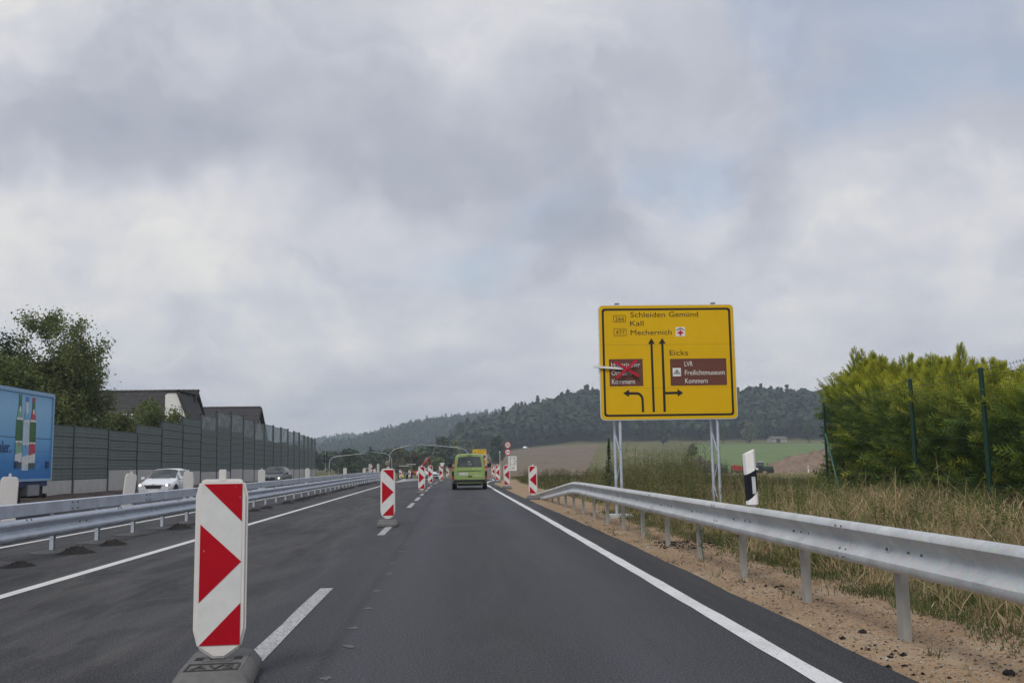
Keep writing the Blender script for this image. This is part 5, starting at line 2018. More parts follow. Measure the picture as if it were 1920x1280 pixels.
def bottle(yc, zb, h, glass, lab, cap):
    w = 0.245
    prof = [(0.0, 0.90), (0.015, 1.0), (0.45, 1.0), (0.58, 0.98), (0.66, 0.92), (0.73, 0.72), (0.80, 0.55), (0.86, 0.45), (0.93, 0.40), (0.965, 0.40)]

    def part(name, f0, f1, mat, d, sc=1.0, slope=0.0):
        fs = [f0] + [f for f, _ in prof if f0 < f < f1] + [f1]
        ws = [np.interp(f, [p[0] for p in prof], [p[1] for p in prof]) * w * sc for f in fs]
        pts = [(yc - a, zb + f * h + (slope if f == f0 else 0) * -1) for a, f in zip(ws, fs)] + [(yc + a, zb + f * h + (slope if f == f0 else 0)) for a, f in zip(reversed(ws), reversed(fs))]
        return flat_side(name, pts, mat, TK, d)
    part('bottle_print', 0.0, 0.965, glass, 0.0)
    part('bottle_foot', 0.005, 0.075, B_DARK if glass is B_GREEN else B_PALE, 0.003)
    part('bottle_label', 0.08, 0.37, B_WHITE, 0.003)
    part('bottle_label', 0.20, 0.345, lab, 0.006, slope=0.04)
    part('neck_label', 0.675, 0.80, lab, 0.003)
    part('neck_label', 0.655, 0.685, B_WHITE, 0.005)
    flat_side('neck_oval', [(yc + 0.06 * math.cos(a), zb + 0.80 * h + 0.10 * math.sin(a)) for a in np.linspace(0, 6.28, 13)[:-1]], B_WHITE, TK, 0.008)
    flat_side('label_oval', [(yc + 0.035 * math.cos(a), zb + 0.325 * h + 0.075 * math.sin(a)) for a in np.linspace(0, 6.28, 11)[:-1]], B_LRED, TK, 0.010)
    flat_side('bottle_cap', [(yc - 0.11, zb + 0.935 * h), (yc + 0.11, zb + 0.935 * h), (yc + 0.11, zb + h), (yc - 0.11, zb + h)], cap, TK, 0.004)


bottle(-2.62, 1.55, 2.33, B_GREEN, B_LGREEN, B_CAPS[0])
bottle(-2.10, 1.47, 2.36, B_PALE, B_LBLUE, B_CAPS[1])
bottle(-1.60, 1.53, 2.31, B_GREEN, B_LRED, B_CAPS[2])
M_TNAVY = pm('truck_lettering', (0.015, 0.045, 0.16), 0.4)
lettering('ohler.', M_TNAVY, TK, -0.009, -4.30, 2.03, 1.13, 0.36, 0.012, rot=(R(90), 0, R(90)))
lettering('.', M_TNAVY, TK, -0.009, -4.13, 2.78, 0.06, 0.36, 0.012, rot=(R(90), 0, R(90)))

# ---------------- tractor with red implement in the field
M_TRACG = pm('tractor_green', (0.035, 0.075, 0.045), 0.5)
M_TRRIM = pm('tractor_rim', (0.20, 0.07, 0.05), 0.6)
M_MRED = pm('machine_red', (0.36, 0.03, 0.03), 0.5, 0, 0.15, 3, dirt=(0.2, 0.1, 0.07), dscale=2, damt=0.4)
TRG = gz(66, 217) + 0.02
TC = thing('tractor', 'dark green tractor beside the earth bank at the far end of the verge', 'tractor', (67.8, 217, TRG), R(-8))


def big_wheel(parent, x, y, r, w, name='wheel'):
    o = MB().lathe([(r * .55, -w / 2), (r * .95, -w / 2), (r, -w * .3), (r, w * .3), (r * .95, w / 2), (r * .55, w / 2)], 18, 'y').build(name, M_TYRE, parent, True, loc=(x, y, r))
    MB().lathe([(r * .57, -w * .35), (r * .5, -w * .42), (r * .1, -w * .3)], 14, 'y').build('rim', M_TRRIM, o, True)
    return o


for sy in (-0.85, 0.85):
    big_wheel(TC, -1.2, sy, 0.92, 0.5)
    big_wheel(TC, 1.35, sy * 0.9, 0.68, 0.42)
MB().box((0.9, 0, 1.35), (2.1, 0.8, 0.75)).build('bonnet', M_TRACG, TC, True, 0.08)
MB().box((-0.2, 0, 0.9), (3.2, 0.55, 0.4)).build('chassis', M_BLACK, TC)
cb = MB().box((-0.85, 0, 2.05), (1.35, 1.35, 1.2), taper=0.88).build('cab', M_CGLASS, TC)
MB().box((-0.85, 0, 2.72), (1.45, 1.35, 0.14)).build('cab_roof', M_FRAME, cb, bevel=0.04)
for sx in (-1.5, -0.2):
    for sy in (-0.64, 0.64):
        MB().tube([(sx, sy, 1.45), (sx * 0.95 - 0.02, sy * 0.92, 2.66)], 0.04, 6).build('cab_pillar', M_TRACG, cb)
MB().tube([(0.7, -0.45, 1.6), (0.7, -0.45, 2.6)], 0.05, 8).build('exhaust', M_BLACK, TC)
IM = thing('field_implement', 'long red towed farm implement behind the tractor', 'farm implement', (63.0, 216.6, gz(63, 216.6)), R(-8))
MB().extr([(-2.4, 1.1), (2.0, 1.0), (2.4, 1.35), (1.2, 1.75), (-1.9, 2.35), (-2.5, 2.2)], -0.7, 0.7, 'y').build('hopper', M_MRED, IM, True, 0.06)
MB().box((0.3, 0, 0.9), (5.6, 0.25, 0.2)).build('drawbar', M_BLACK, IM)
for xx in (-1.0, 0.2):
    for sy in (-0.7, 0.7):
        big_wheel(IM, xx, sy, 0.48, 0.35)
MB().box((2.9, 0, 1.4), (0.7, 0.5, 0.5)).build('tank', M_FRAME, IM, bevel=0.08)

M_SOILT = pm('tan_soil', (0.215, 0.155, 0.115), 0.95, 0, 0.25, 0.6, 0.8, 3, 0.2)
M_SOILD = pm('dark_soil', (0.105, 0.080, 0.068), 0.95, 0, 0.3, 0.6, 0.8, 3, 0.2)
strip_sheet('soil_strip', np.arange(10, 148, 2.0), -18.95, -17.42, 6, lambda a, b_: zroad(np.maximum(a, -17.5), b_) + 0.32 * S((-17.4 - a) / 1.4) + 0.03 + 0.03 * np.sin(a * 9 + b_ * 3) * np.sin(b_ * 2.1), M_SOILD)
heap('soil_bank', 'long pale bank of excavated earth right of the tractor', 'earth bank', (84, 226, gz(84, 226) - 0.1), 18, 6, 4.6, M_SOILT, 33, 3, None, 0.05)
heap('soil_bank', 'dark bank of earth behind the red implement', 'earth bank', (55, 226, gz(55, 226) - 0.1), 9, 5, 3.8, M_SOILD, 27, 4, None, 0.05)
for (x, y) in ((36.4, 122), (44.4, 124)):
    t = thing('track_marker', 'short white marker post beside the farm track', 'marker post', (x, y, gz(x, y)), 0, 'marker posts beside the farm track')
    MB().extr(rrect(-0.06, -0.1, 0.06, 0.95, 0.05, 3), -0.05, 0.05, 'y').build('post_shaft', M_DWHITE, t)
    MB().box((0, -0.052, 0.72), (0.10, 0.006, 0.14)).build('band', M_DBLK, t)
SH = thing('shed', 'low pale farm shed on the meadow below the wood', 'shed', (193, 590, gz(193, 590)), R(12))
MB().extr([(-3.2, 0), (3.2, 0), (3.2, 2.2), (0, 3.6), (-3.2, 2.2)], -5, 5, 'x').build('wall', pm('shed_wall', (0.34, 0.33, 0.31), 0.8), SH)
MB().add([(-5.4, -3.6, 2.1), (5.4, -3.6, 2.1), (5.4, 0, 3.75), (-5.4, 0, 3.75), (-5.4, 3.6, 2.1), (5.4, 3.6, 2.1)], [(0, 1, 2, 3), (3, 2, 5, 4)]).build('roof', pm('shed_roof', (0.12, 0.11, 0.10), 0.7), SH)
MB().box((-1, -3.23, 1.1), (2.6, 0.06, 2.2)).build('door', M_TIMBER, SH)
hatchback('tiny white car on the lane below the wooded hill', (48.5, 655, gz(48.5, 655)), R(80), M_SCAR, 1.8, 1.6, lit=False)

# ================================================================== junction furniture
M_MAST = pm('galvanised_mast', (0.38, 0.40, 0.40), 0.5, 0.4, 0.1, 2)


def mast(label, base, pts, r=0.062):
    zb = gz(*base)
    t = thing('mast_arm', label, 'lamp mast', (base[0], base[1], zb))
    P = [(p[0] - base[0], 0, p[1] - zb) for p in pts]
    MB().tube([(0, 0, -0.3)] + P, [r * 1.2] + [r * (1.15 - 0.5 * i / len(P)) for i in range(len(P))], 8).build('mast_tube', M_MAST, t, True)
    MB().box((0, 0, 0.6), (0.34, 0.34, 0.5)).build('service_box', M_MAST, t)
    e = P[-1]
    sg = 1 if e[0] > 0 else -1
    MB().box((e[0] + sg * 0.1, 0, e[2]), (0.5, 0.22, 0.09)).build('end_cap', M_MAST, t)
    return t


mast('curved mast with its arm reaching right over the junction, next to the barrier end', (-13.3, 205), [(-13.3, 2.6), (-13.25, 3.3), (-13.0, 3.9), (-12.4, 4.4), (-11.4, 4.75), (-10.4, 5.0), (-9.0, 5.3)])
mast('curved mast behind the green van with a long arm reaching left', (2.6, 200), [(2.6, 2.9), (2.45, 3.6), (2.1, 4.1), (1.4, 4.45), (0.2, 4.6), (-3, 4.95), (-6.8, 5.3)], 0.085)
mast('curved mast in front of the deep green broad tree', (-24.8, 200), [(-24.8, 1.6), (-24.7, 2.4), (-24.2, 2.95), (-23.2, 3.2), (-21, 3.4), (-18.3, 3.65)])
mast('thin curved mast crossing behind another, its arm reaching left', (-15.0, 240), [(-15.0, 2.0), (-15.1, 2.8), (-15.5, 3.5), (-16.2, 3.9), (-17.4, 4.2), (-19.4, 4.5)])
for x in (-12.6, -11.4):
    t = thing('concrete_pillar', 'short pale concrete pillar behind the far end of the median barrier', 'pillar', (x, 150, float(zr(150)) - 0.1), 0, 'pale concrete pillars')
    MB().box((0, 0, 1.2), (0.36, 0.36, 2.4)).build('shaft', M_CONC, t, bevel=0.02)
    MB().box((0, 0, 2.43), (0.40, 0.40, 0.06)).build('cap_slab', M_CONC, t)


def disc_sign(parent, z, r, face, rim, y=-0.03):
    d = MB().lathe([(r, y), (r, y + 0.012)], 28, 'y').build('sign_disc', rim, parent, loc=(0, 0, z))
    MB().lathe([(r * 0.76, y - 0.004), (r * 0.76, y)], 28, 'y').build('sign_face', face, d)
    return d


def rs(label, x, y, top):
    return thing('speed_sign', label, 'road sign', (x, y, gz(x, y)))


zb = gz(4.75, 90)
RS = thing('speed_sign', 'post with a round speed limit sign above a no overtaking sign', 'road sign', (4.75, 90, zb))
MB().tube([(0, 0, -0.3), (0, 0, 3.3 - zb)], 0.03, 8).build('post', M_MAST, RS)
d = disc_sign(RS, 2.95 - zb, 0.30, M_SWHT, M_SRED)
lettering('30', M_SBLK, d, -0.165, -0.036, -0.105, 0.33, 0.21, 0.012)
d = disc_sign(RS, 2.31 - zb, 0.29, M_SWHT, M_SRED)
for (cx, mt) in ((-0.095, M_SRED), (0.095, M_SBLK)):
    MB().extr([(cx - 0.085, -0.04), (cx + 0.085, -0.04), (cx + 0.085, 0.01), (cx + 0.045, 0.015), (cx + 0.025, 0.05), (cx - 0.04, 0.05), (cx - 0.06, 0.015), (cx - 0.085, 0.01)], -0.037, -0.033, 'y').build('car_symbol', mt, d)
zb = gz(4.88, 85)
PS = thing('diversion_sign', 'white board with a black line diversion plan by the verge', 'road sign', (4.88, 85, zb))
MB().tube([(-0.2, 0.03, -0.3), (-0.2, 0.03, 1.9 - zb)], 0.03, 8).build('post', M_MAST, PS)
bd = MB().box((0, 0, 1.30 - zb), (0.70, 0.02, 1.22)).build('board', M_SWHT, PS)
k = MB()
Zc = 1.30 - zb
for (p, q) in (((-0.2, -0.2), (-0.2, 0.5)), ((-0.2, 0.44), (0.2, 0.44)), ((-0.2, -0.1), (0.2, -0.1)), ((0.2, -0.18), (0.2, 0.02)), ((0.2, 0.28), (0.2, 0.52))):
    c = ((p[0] + q[0]) / 2, -0.013, Zc + (p[1] + q[1]) / 2)
    k.box(c, (abs(p[0] - q[0]) + 0.03, 0.004, abs(p[1] - q[1]) + 0.03))
k.build('route_lines', M_SBLK, bd)
ring_sheet(MB(), [(0.2 + 0.115 * math.cos(a), Zc + 0.15 + 0.13 * math.sin(a)) for a in np.linspace(0, 6.28, 17)[:-1]], [(0.2 + 0.09 * math.cos(a), Zc + 0.15 + 0.105 * math.sin(a)) for a in np.linspace(0, 6.28, 17)[:-1]], -0.0135).build('roundabout_ring', M_SBLK, bd)
lettering('L 105', M_SBLK, bd, -0.24, -0.0135, Zc - 0.48, 0.42, 0.2, 0.0)

zb = gz(4.9, 200)
YS = thing('direction_sign', 'smaller yellow direction sign mostly hidden behind the green van', 'road sign', (4.9, 200, zb))
MB().box((0, 0.05, 2.6 - zb), (2.75, 0.05, 3.2)).build('board', M_SWHT, YS)
MB().box((0, 0.02, 3.68 - zb), (2.7, 0.02, 1.0)).build('upper_panel', M_SYEL, YS)
MB().box((0, 0.02, 2.72 - zb), (2.5, 0.02, 0.62)).build('brown_panel', M_SBRN, YS)
MB().box((0, 0.02, 1.75 - zb), (2.7, 0.02, 1.0)).build('lower_panel', M_SYEL, YS)
for i, (tx, wz, zc) in enumerate((('Schleiden Kall', 1.5, 3.85), ('Mechernich', 1.1, 3.35))):
    lettering(tx, M_SBLK, YS, -0.35, 0.008, zc - zb, wz, 0.2, 0.01)
MB().extr([(-1.05, 3.5 - zb), (-0.8, 3.75 - zb), (-0.8, 3.3 - zb)], 0.004, 0.008, 'y').build('arrow', M_SBLK, YS)
for sx in (-0.9, 0.9):
    MB().tube([(sx, 0.12, -0.3), (sx, 0.12, 4.1 - zb)], 0.05, 8).build('post', M_MAST, YS)

DS = thing('round_sign', 'two round signs seen from behind at the far end of the noise barrier', 'road sign', (-18.0, 141, float(zroad(-17.5, 141))))
MB().tube([(0, 0, -0.3), (0, 0, 4.2)], 0.035, 8).build('post', M_MAST, DS)
for zc in (3.55, 2.9):
    MB().lathe([(0.30, -0.03), (0.30, -0.018)], 24, 'y').build('sign_disc', M_TRIM, DS, loc=(0, 0, zc))
GW = thing('give_way_sign', 'small white inverted triangle sign beyond the beacons', 'road sign', (-1.9, 150, float(zr(150))))
MB().tube([(0, 0.03, 0), (0, 0.03, 2.35)], 0.03, 6).build('post', M_MAST, GW)
MB().extr([(-0.40, 2.35), (0.40, 2.35), (0, 1.65)], -0.02, 0.0, 'y').build('sign_plate', M_SWHT, GW)
FS = thing('far_speed_sign', 'tiny post with two red and white round signs beyond the median barrier', 'road sign', (-13.3, 160, float(zr(160))))
MB().tube([(0, 0, 0), (0, 0, 2.5)], 0.03, 6).build('post', M_MAST, FS)
disc_sign(FS, 2.15, 0.30, M_SWHT, M_SRED)
disc_sign(FS, 1.5, 0.30, M_SWHT, M_SRED)
WP = thing('survey_pole', 'thin white pole beside the far verge beacons', 'pole', (3.95, 88, gz(3.95, 88)))
MB().tube([(0, 0, -0.1), (0, 0, 2.35)], 0.022, 6).build('shaft', M_SWHT, WP)
MB().lathe([(0.045, 2.33), (0.05, 2.36), (0.03, 2.46)], 8).build('tip', M_SWHT, WP)

# ---------------- roadworks machines
EX = thing('excavator', 'red excavator with folded boom among the roadworks beacons', 'excavator', (-4.7, 168, float(zr(168))), R(0))
MB().box((0, 0, 0.28), (1.9, 2.2, 0.5)).build('crawler_track', M_BLACK, EX, bevel=0.15)
MB().box((0.1, 0.1, 1.05), (1.6, 1.8, 0.85)).build('upper_body', M_MRED, EX, True, 0.08)
c_ = MB().box((-0.35, -0.3, 1.9), (0.8, 1.0, 1.1), taper=0.9).build('cab', M_CGLASS, EX)
MB().box((-0.35, -0.3, 2.48), (0.8, 0.98, 0.08)).build('cab_roof', M_MRED, c_)
MB().tube([(0.45, -0.6, 1.2), (0.55, -1.0, 2.6), (0.40, -1.6, 3.5)], [0.22, 0.2, 0.14], 6).build('boom', M_MRED, EX)
st = MB().tube([(0.45, -1.55, 3.55), (-0.25, -1.9, 2.75), (-1.0, -2.1, 2.0)], [0.13, 0.17, 0.12], 6).build('stick', M_MRED, EX)
MB().tube([(0.15, -1.7, 3.5), (-0.3, -1.9, 3.1)], 0.05, 6).build('ram', M_RIM, st)
MB().extr([(-1.3, 1.5), (-0.8, 1.95), (-0.6, 1.5), (-0.9, 1.25)], -2.4, -1.8, 'y').build('bucket', M_BLACK, st)
RL = thing('road_roller', 'orange road roller with pale canopy beside the milled strip', 'roller', (-6.2, 158, float(zr(158))), R(0))
for xx in (-0.95, 0.95):
    MB().lathe([(0.45, -0.55), (0.47, -0.5), (0.47, 0.5), (0.45, 0.55)], 18, 'y').build('drum', M_BLACK, RL, True, loc=(xx, 0, 0.47))
MB().box((0.45, 0, 1.05), (1.5, 1.0, 0.5)).build('engine_cover', pm('machine_orange', (0.52, 0.10, 0.03), 0.5), RL, True, 0.08)
MB().box((-0.6, 0, 0.95), (0.9, 0.95, 0.3)).build('operator_deck', M_BLACK, RL)
for sx in (-1.0, -0.2):
    for sy in (-0.42, 0.42):
        MB().tube([(sx, sy, 1.0), (sx, sy, 2.3)], 0.03, 6).build('canopy_post', M_BLACK, RL)
MB().box((-0.6, 0, 2.33), (1.3, 1.1, 0.07)).build('canopy', M_FRAME, RL)
YM = thing('plate_compactor', 'small bright yellow compactor between far beacons on the milled strip', 'compactor', (-7.9, 150, float(zr(150))), R(20))
MB().box((0, 0, 0.12), (0.7, 0.5, 0.1)).build('base_plate', M_BLACK, YM)
MB().box((0, 0, 0.5), (0.62, 0.45, 0.55), taper=0.8).build('engine_cover', pm('machine_yellow', (0.50, 0.52, 0.05), 0.5), YM, bevel=0.06)
MB().tube([(0.2, -0.2, 0.6), (0.8, -0.2, 1.1), (0.8, 0.2, 1.1), (0.2, 0.2, 0.6)], 0.025, 6).build('handle', M_BLACK, YM)
TR2 = thing('canopy_tractor', 'grey work machine with a flat white canopy behind far beacons', 'work machine', (-8.6, 172, float(zr(172))), R(10))
MB().box((0, 0, 0.9), (1.6, 1.0, 0.8)).build('engine_cover', pm('machine_grey', (0.2, 0.2, 0.2), 0.6), TR2, bevel=0.08)
for sx in (-0.7, 0.7):
    for sy in (-0.5, 0.5):
        MB().lathe([(0.42, -0.12), (0.42, 0.12)], 16, 'y').build('wheel', M_TYRE, TR2, loc=(sx, sy, 0.42))
        MB().tube([(sx * 0.7, sy * 0.9, 1.2), (sx * 0.7, sy * 0.9, 2.3)], 0.03, 6).build('canopy_post', M_BLACK, TR2)
MB().box((0, 0, 2.33), (1.7, 1.2, 0.09)).build('canopy', M_FRAME, TR2)

# ================================================================== fence and hedge
M_GPOST = pm('green_fence_post', (0.012, 0.042, 0.030), 0.45, 0.1, 0.15, 4)
M_WIRE = pm('green_wire', (0.03, 0.06, 0.045), 0.5, 0.3)
FP = [(6.93, 10.4), (7.53, 13.8), (8.17, 17.4), (9.44, 25.0)]
FN = thing('chain_link_fence', 'green chain link fence with barbed top wire in front of the hedge', 'fence', (0, 0, 0))
tops, bots = [], []
for i, (x, y) in enumerate(FP):
    zb = gz(x, y)
    tp = (2.52, 2.53, 2.67, 2.70)[i]
    lean = 0.03 if i in (1, 2) else 0.0
    MB().tube([(x + lean * 0.6, y, zb - 0.3), (x, y, tp)], 0.036 if i < 3 else 0.032, 10).build('post', M_GPOST, FN, True)
    MB().lathe([(0.040, 0), (0.041, 0.02), (0.02, 0.04)], 10).build('post_cap', M_GPOST, FN, loc=(x, y, tp))
    tops.append(Vector((x, y, tp - 0.06)))
    bots.append(Vector((x, y, zb + 0.02)))
MB().tube([(9.44, 25.0, 1.95), (9.2, 23.6, gz(9.2, 23.6))], 0.024, 8).build('brace', pm('fence_brace', (0.05, 0.13, 0.10), 0.5), FN)
for i in range(3):
    for f in (0.02, 0.45, 0.78):
        a = tops[i].lerp(bots[i], f)
        c = tops[i + 1].lerp(bots[i + 1], f)
        MB().tube([a, a.lerp(c, 0.5) - Vector((0, 0, 0.02)), c], 0.0035, 5).build('tension_wire', M_WIRE, FN)
    mb = MB()
    a, c = tops[i] + Vector((0, 0, 0.05)), tops[i + 1] + Vector((0, 0, 0.05))
    L = (c - a).length
    for k in range(int(L / 0.12)):
        p = a.lerp(c, (k + 0.5) * 0.12 / L)
        mb.tube([p + Vector((0, 0, -0.025)), p + Vector((0, 0.01, 0.025))], 0.002, 4)
        mb.tube([p + Vector((0, 0.02, 0.02)), p + Vector((0, -0.01, -0.02))], 0.002, 4)
    mb.tube([a, c], 0.0025, 5)
    mb.build('barbed_wire', M_WIRE, FN)
    # mesh: diagonal wires both ways
    Vv, Ff = [], []
    H_ = (tops[i] - bots[i]).length
    n = int(L / 0.075)
    for k in range(-int(H_ / 0.075), n):
        for sgn in (1, -1):
            x0, x1 = k * 0.075, k * 0.075 + H_ * 0.8
            z0_, z1_ = (0, 1) if sgn > 0 else (1, 0)
            t0 = max(0, -x0 / (x1 - x0))
            t1 = min(1, (L - x0) / (x1 - x0))
            if t1 <= t0:
                continue
            pts = []
            for tt in (t0, t1):
                u = (x0 + (x1 - x0) * tt) / L
                w = z0_ + (z1_ - z0_) * tt
                pts.append(bots[i].lerp(bots[i + 1], u).lerp(tops[i].lerp(tops[i + 1], u), w))
            b0 = len(Vv)
            off = 0.0010
            for p in pts:
                Vv += [(p.x - off, p.y, p.z), (p.x + off, p.y, p.z - off), (p.x, p.y, p.z + off * 1.4)]
            Ff += [(b0, b0 + 1, b0 + 4, b0 + 3), (b0 + 1, b0 + 2, b0 + 5, b0 + 4), (b0 + 2, b0, b0 + 3, b0 + 5)]
    o = link('wire_mesh', np_mesh('wire_mesh', np.array(Vv), np.array(Ff), M_WIRE), FN)
    o['kind'] = 'stuff'

# cypress hedge
LM_CYP = leafmat('cypress_spray', [(0.0, (0.028, 0.066, 0.018)), (0.5, (0.065, 0.130, 0.030)), (1.0, (0.120, 0.200, 0.042))], 0.42, 0.6, tip=(0.62, 0.60, 0.050))


def spray_template():
    V, F, T = [], [], []

    def tri(a, b_, c, ta, tb, tc_):
        i = len(V)
        V.extend([a, b_, c])
        T.extend([ta, tb, tc_])
        F.append((i, i + 1, i + 2))
    n = 5
    tri((0, -0.018, 0), (0, 0.018, 0), (1.0, 0, 0.05), 0, 0, 1.0)
    for k in range(n):
        x = 0.10 + 0.78 * k / n
        l = 0.33 * (1 - 0.5 * k / n)
        for sg in (-1, 1):
            tri((x, 0, 0), (x + 0.115, 0, 0.01), (x + l * 0.95, sg * l * 0.62, 0.05), x * 0.6, x * 0.6, min(1, x + 0.35))
    return np.array(V), np.array(F), np.array(T)


SPV, SPF, SPT = spray_template()


def cypress(x, y, h, w, n, seed, top_gold, label):
    global rng
    rng = np.random.default_rng(seed)
    zb = gz(x, y)
    t = thing('cypress_shrub', label, 'hedge shrub', (x, y, zb), 0, 'cypress shrubs of the hedge')
    f = rng.random(n) ** 0.85
    zc = 0.12 + f * (h - 0.45)
    rad = w * np.where(f < 0.88, 0.95 + 0.08 * np.sin(f * 9 + seed), np.clip(1.0 - (f - 0.88) / 0.16, 0.25, 1))
    a = rng.uniform(0, 2 * np.pi, n)
    # lumpy outline
    lump = 1 + 0.10 * np.sin(3 * a + 5 * f + seed) + 0.16 * np.sin(5 * a - 15 * f + 2 * seed) + 0.15 * np.sin(9 * a + 27 * f + seed)
    rr = rad * lump * (1 - 0.42 * rng.random(n) ** 2.2)
    C = np.stack([np.cos(a) * rr, np.sin(a) * rr, zc], 1)
    ax = np.stack([np.cos(a), np.sin(a), 0.05 + 0.55 * rng.random(n) + 1.2 * np.clip(f - 0.72, 0, 1) * 4], 1) + 0.42 * rng.normal(size=(n, 3))
    ax /= np.linalg.norm(ax, axis=1, keepdims=True)
    ln = rng.uniform(0.30, 0.66, n) * (1 - 0.25 * f)
    # leaders that stand above the trimmed mass
    nl = 6
    for k in range(nl):
        la, lr = rng.uniform(0, 6.28), rng.uniform(0.1, 0.8) * w
        lh = rng.uniform(0.45, 0.80) * (1.0 if k else 1.2)
        m = 130
        ft = rng.random(m) ** 1.2
        ta = rng.uniform(0, 6.28, m)
        tr_ = 0.20 * (1 - ft) ** 0.9 * rng.random(m) ** 0.5
        P = np.stack([lr * math.cos(la) + tr_ * np.cos(ta), lr * math.sin(la) + tr_ * np.sin(ta), h - 0.5 + ft * lh], 1)
        A = np.stack([np.cos(ta) * 0.9, np.sin(ta) * 0.9, 1.0 + 1.4 * ft], 1) + 0.2 * rng.normal(size=(m, 3))
        A /= np.linalg.norm(A, axis=1, keepdims=True)
        C = np.concatenate([C, P])
        ax = np.concatenate([ax, A])
        ln = np.concatenate([ln, 0.30 * (1.05 - 0.55 * ft)])
        f = np.concatenate([f, np.full(m, 1.05)])
    n = len(C)
    side = np.cross(ax, rand_unit(n))
    side /= np.linalg.norm(side, axis=1, keepdims=True) + 1e-9
    nn = np.cross(ax, side)
    V = C[:, None, :] + ln[:, None, None] * (SPV[None, :, 0:1] * ax[:, None, :] + SPV[None, :, 1:2] * side[:, None, :] + SPV[None, :, 2:3] * nn[:, None, :])
    F = (np.arange(n)[:, None, None] * len(SPV) + SPF[None]).reshape(-1, 3)
    outer = np.concatenate([np.clip((rr / (rad * lump) - 0.72) / 0.28, 0, 1), np.ones(n - len(rr))])
    gold = np.clip(outer * (0.03 + 0.72 * rng.random(n) ** 2.2) + top_gold * np.clip((f - 0.66) / 0.34, 0, 1.0) * (0.55 + 0.45 * rng.random(n)), 0, 1)
    T = np.clip(gold[:, None] * (0.05 + 1.1 * SPT[None] ** 1.3), 0, 1)
    link('crown', np_mesh('crown', V.reshape(-1, 3), F, LM_CYP, False, T.ravel()), t)
    mb = MB()
    mb.tube([(0, 0, -0.2), (0.04, 0.02, h * 0.5), (0, 0, h * 0.95)], [0.09, 0.06, 0.015], 7)
    rd = random.Random(seed)
    for k in range(26):
        zz_ = rd.uniform(0.2, h * 0.6)
        an = rd.uniform(0, 6.28)
        r1 = w * rd.uniform(0.5, 0.85)
        mb.tube([(0, 0, zz_), (r1 * 0.5 * math.cos(an), r1 * 0.5 * math.sin(an), zz_ + 0.08), (r1 * math.cos(an), r1 * math.sin(an), zz_ + 0.3)], [0.022, 0.014, 0.005], 5)
    mb.build('trunk', pm('cypress_bark', (0.055, 0.035, 0.025), 0.9, 0, 0.3, 20), t)
    return t


HEDGE = [(10.95, 26.4, 3.85, 0.95), (10.55, 24.6, 3.6, 0.95), (10.2, 22.8, 3.3, 1.0), (9.9, 21.0, 3.1, 1.0), (9.6, 19.2, 2.95, 1.0), (9.3, 17.4, 2.8, 1.0), (9.0, 15.6, 2.7, 1.0), (8.75, 13.8, 2.6, 1.0), (12.2, 25.4, 3.6, 1.0), (11.8, 23.0, 3.3, 1.0)]
for i, (x, y, zt_, w) in enumerate(HEDGE):
    cypress(x + 0.28, y, zt_ - gz(x, y), w, 2300, 70 + i, 0.95, 'tallest cypress at the hedge end beside the braced fence post' if i == 0 else 'dense cypress shrub with golden green tips in the hedge behind the fence')

# ================================================================== verge vegetation
LM_DRY = leafmat('dry_grass_blade', [(0.0, (0.26, 0.175, 0.095)), (0.35, (0.39, 0.29, 0.165)), (0.7, (0.53, 0.43, 0.27)), (0.82, (0.26, 0.245, 0.11)), (1.0, (0.15, 0.175, 0.065))], 0.3, 0.8)
LM_GRN = leafmat('green_grass_blade', [(0.0, (0.050, 0.075, 0.022)), (0.6, (0.095, 0.120, 0.038)), (0.9, (0.150, 0.150, 0.060)), (1.0, (0.23, 0.18, 0.10))], 0.3, 0.8)
LM_WEED = leafmat('weed_leaf', [(0.0, (0.055, 0.065, 0.024)), (0.5, (0.095, 0.105, 0.040)), (0.8, (0.150, 0.130, 0.058)), (1.0, (0.200, 0.150, 0.085))], 0.3, 0.8)


LM_WEED2 = leafmat('olive_weed_leaf', [(0.0, (0.085, 0.105, 0.035)), (0.5, (0.135, 0.155, 0.055)), (0.8, (0.20, 0.185, 0.080)), (1.0, (0.27, 0.21, 0.12))], 0.35, 0.8)


def blades(name, label, X, Y, h, w, mat, lean=0.35, z0=None, kind='stuff', cat='grass'):
    n = len(X)
    Z = ground(X, Y, False) - 0.02 if z0 is None else z0
    a = rng.uniform(0, 2 * np.pi, n)
    d = np.stack([np.cos(a), np.sin(a), np.zeros(n)], 1)
    a2 = rng.uniform(0, 2 * np.pi, n)
    L = np.stack([np.cos(a2), np.sin(a2), np.zeros(n)], 1) * (lean * h * np.abs(rng.normal(size=n)))[:, None]
    B = np.stack([X, Y, Z], 1)
    up = np.array([[0, 0, 1.0]]) * h[:, None]
    ww = (w[:, None]) * d
    m1 = B + up * 0.45 + L * 0.28
    m2 = B + up * 0.80 + L * 0.68
    tip = B + up * (1 - 0.18 * np.clip(np.linalg.norm(L, axis=1) / h, 0, 1))[:, None] + L * 1.05
    V = np.stack([B - ww, B + ww, m1 + ww * 0.8, m1 - ww * 0.8, m2 + ww * 0.5, m2 - ww * 0.5, tip + ww * 0.1, tip - ww * 0.1], 1).reshape(-1, 3)
    i = np.arange(n)[:, None] * 8
    F = np.concatenate([i + np.array([[0, 1, 2, 3]]), i + np.array([[3, 2, 4, 5]]), i + np.array([[5, 4, 6, 7]])], 0)
    o = link(name, np_mesh(name, V, F, mat))
    return tag(o, label, cat, None, kind)


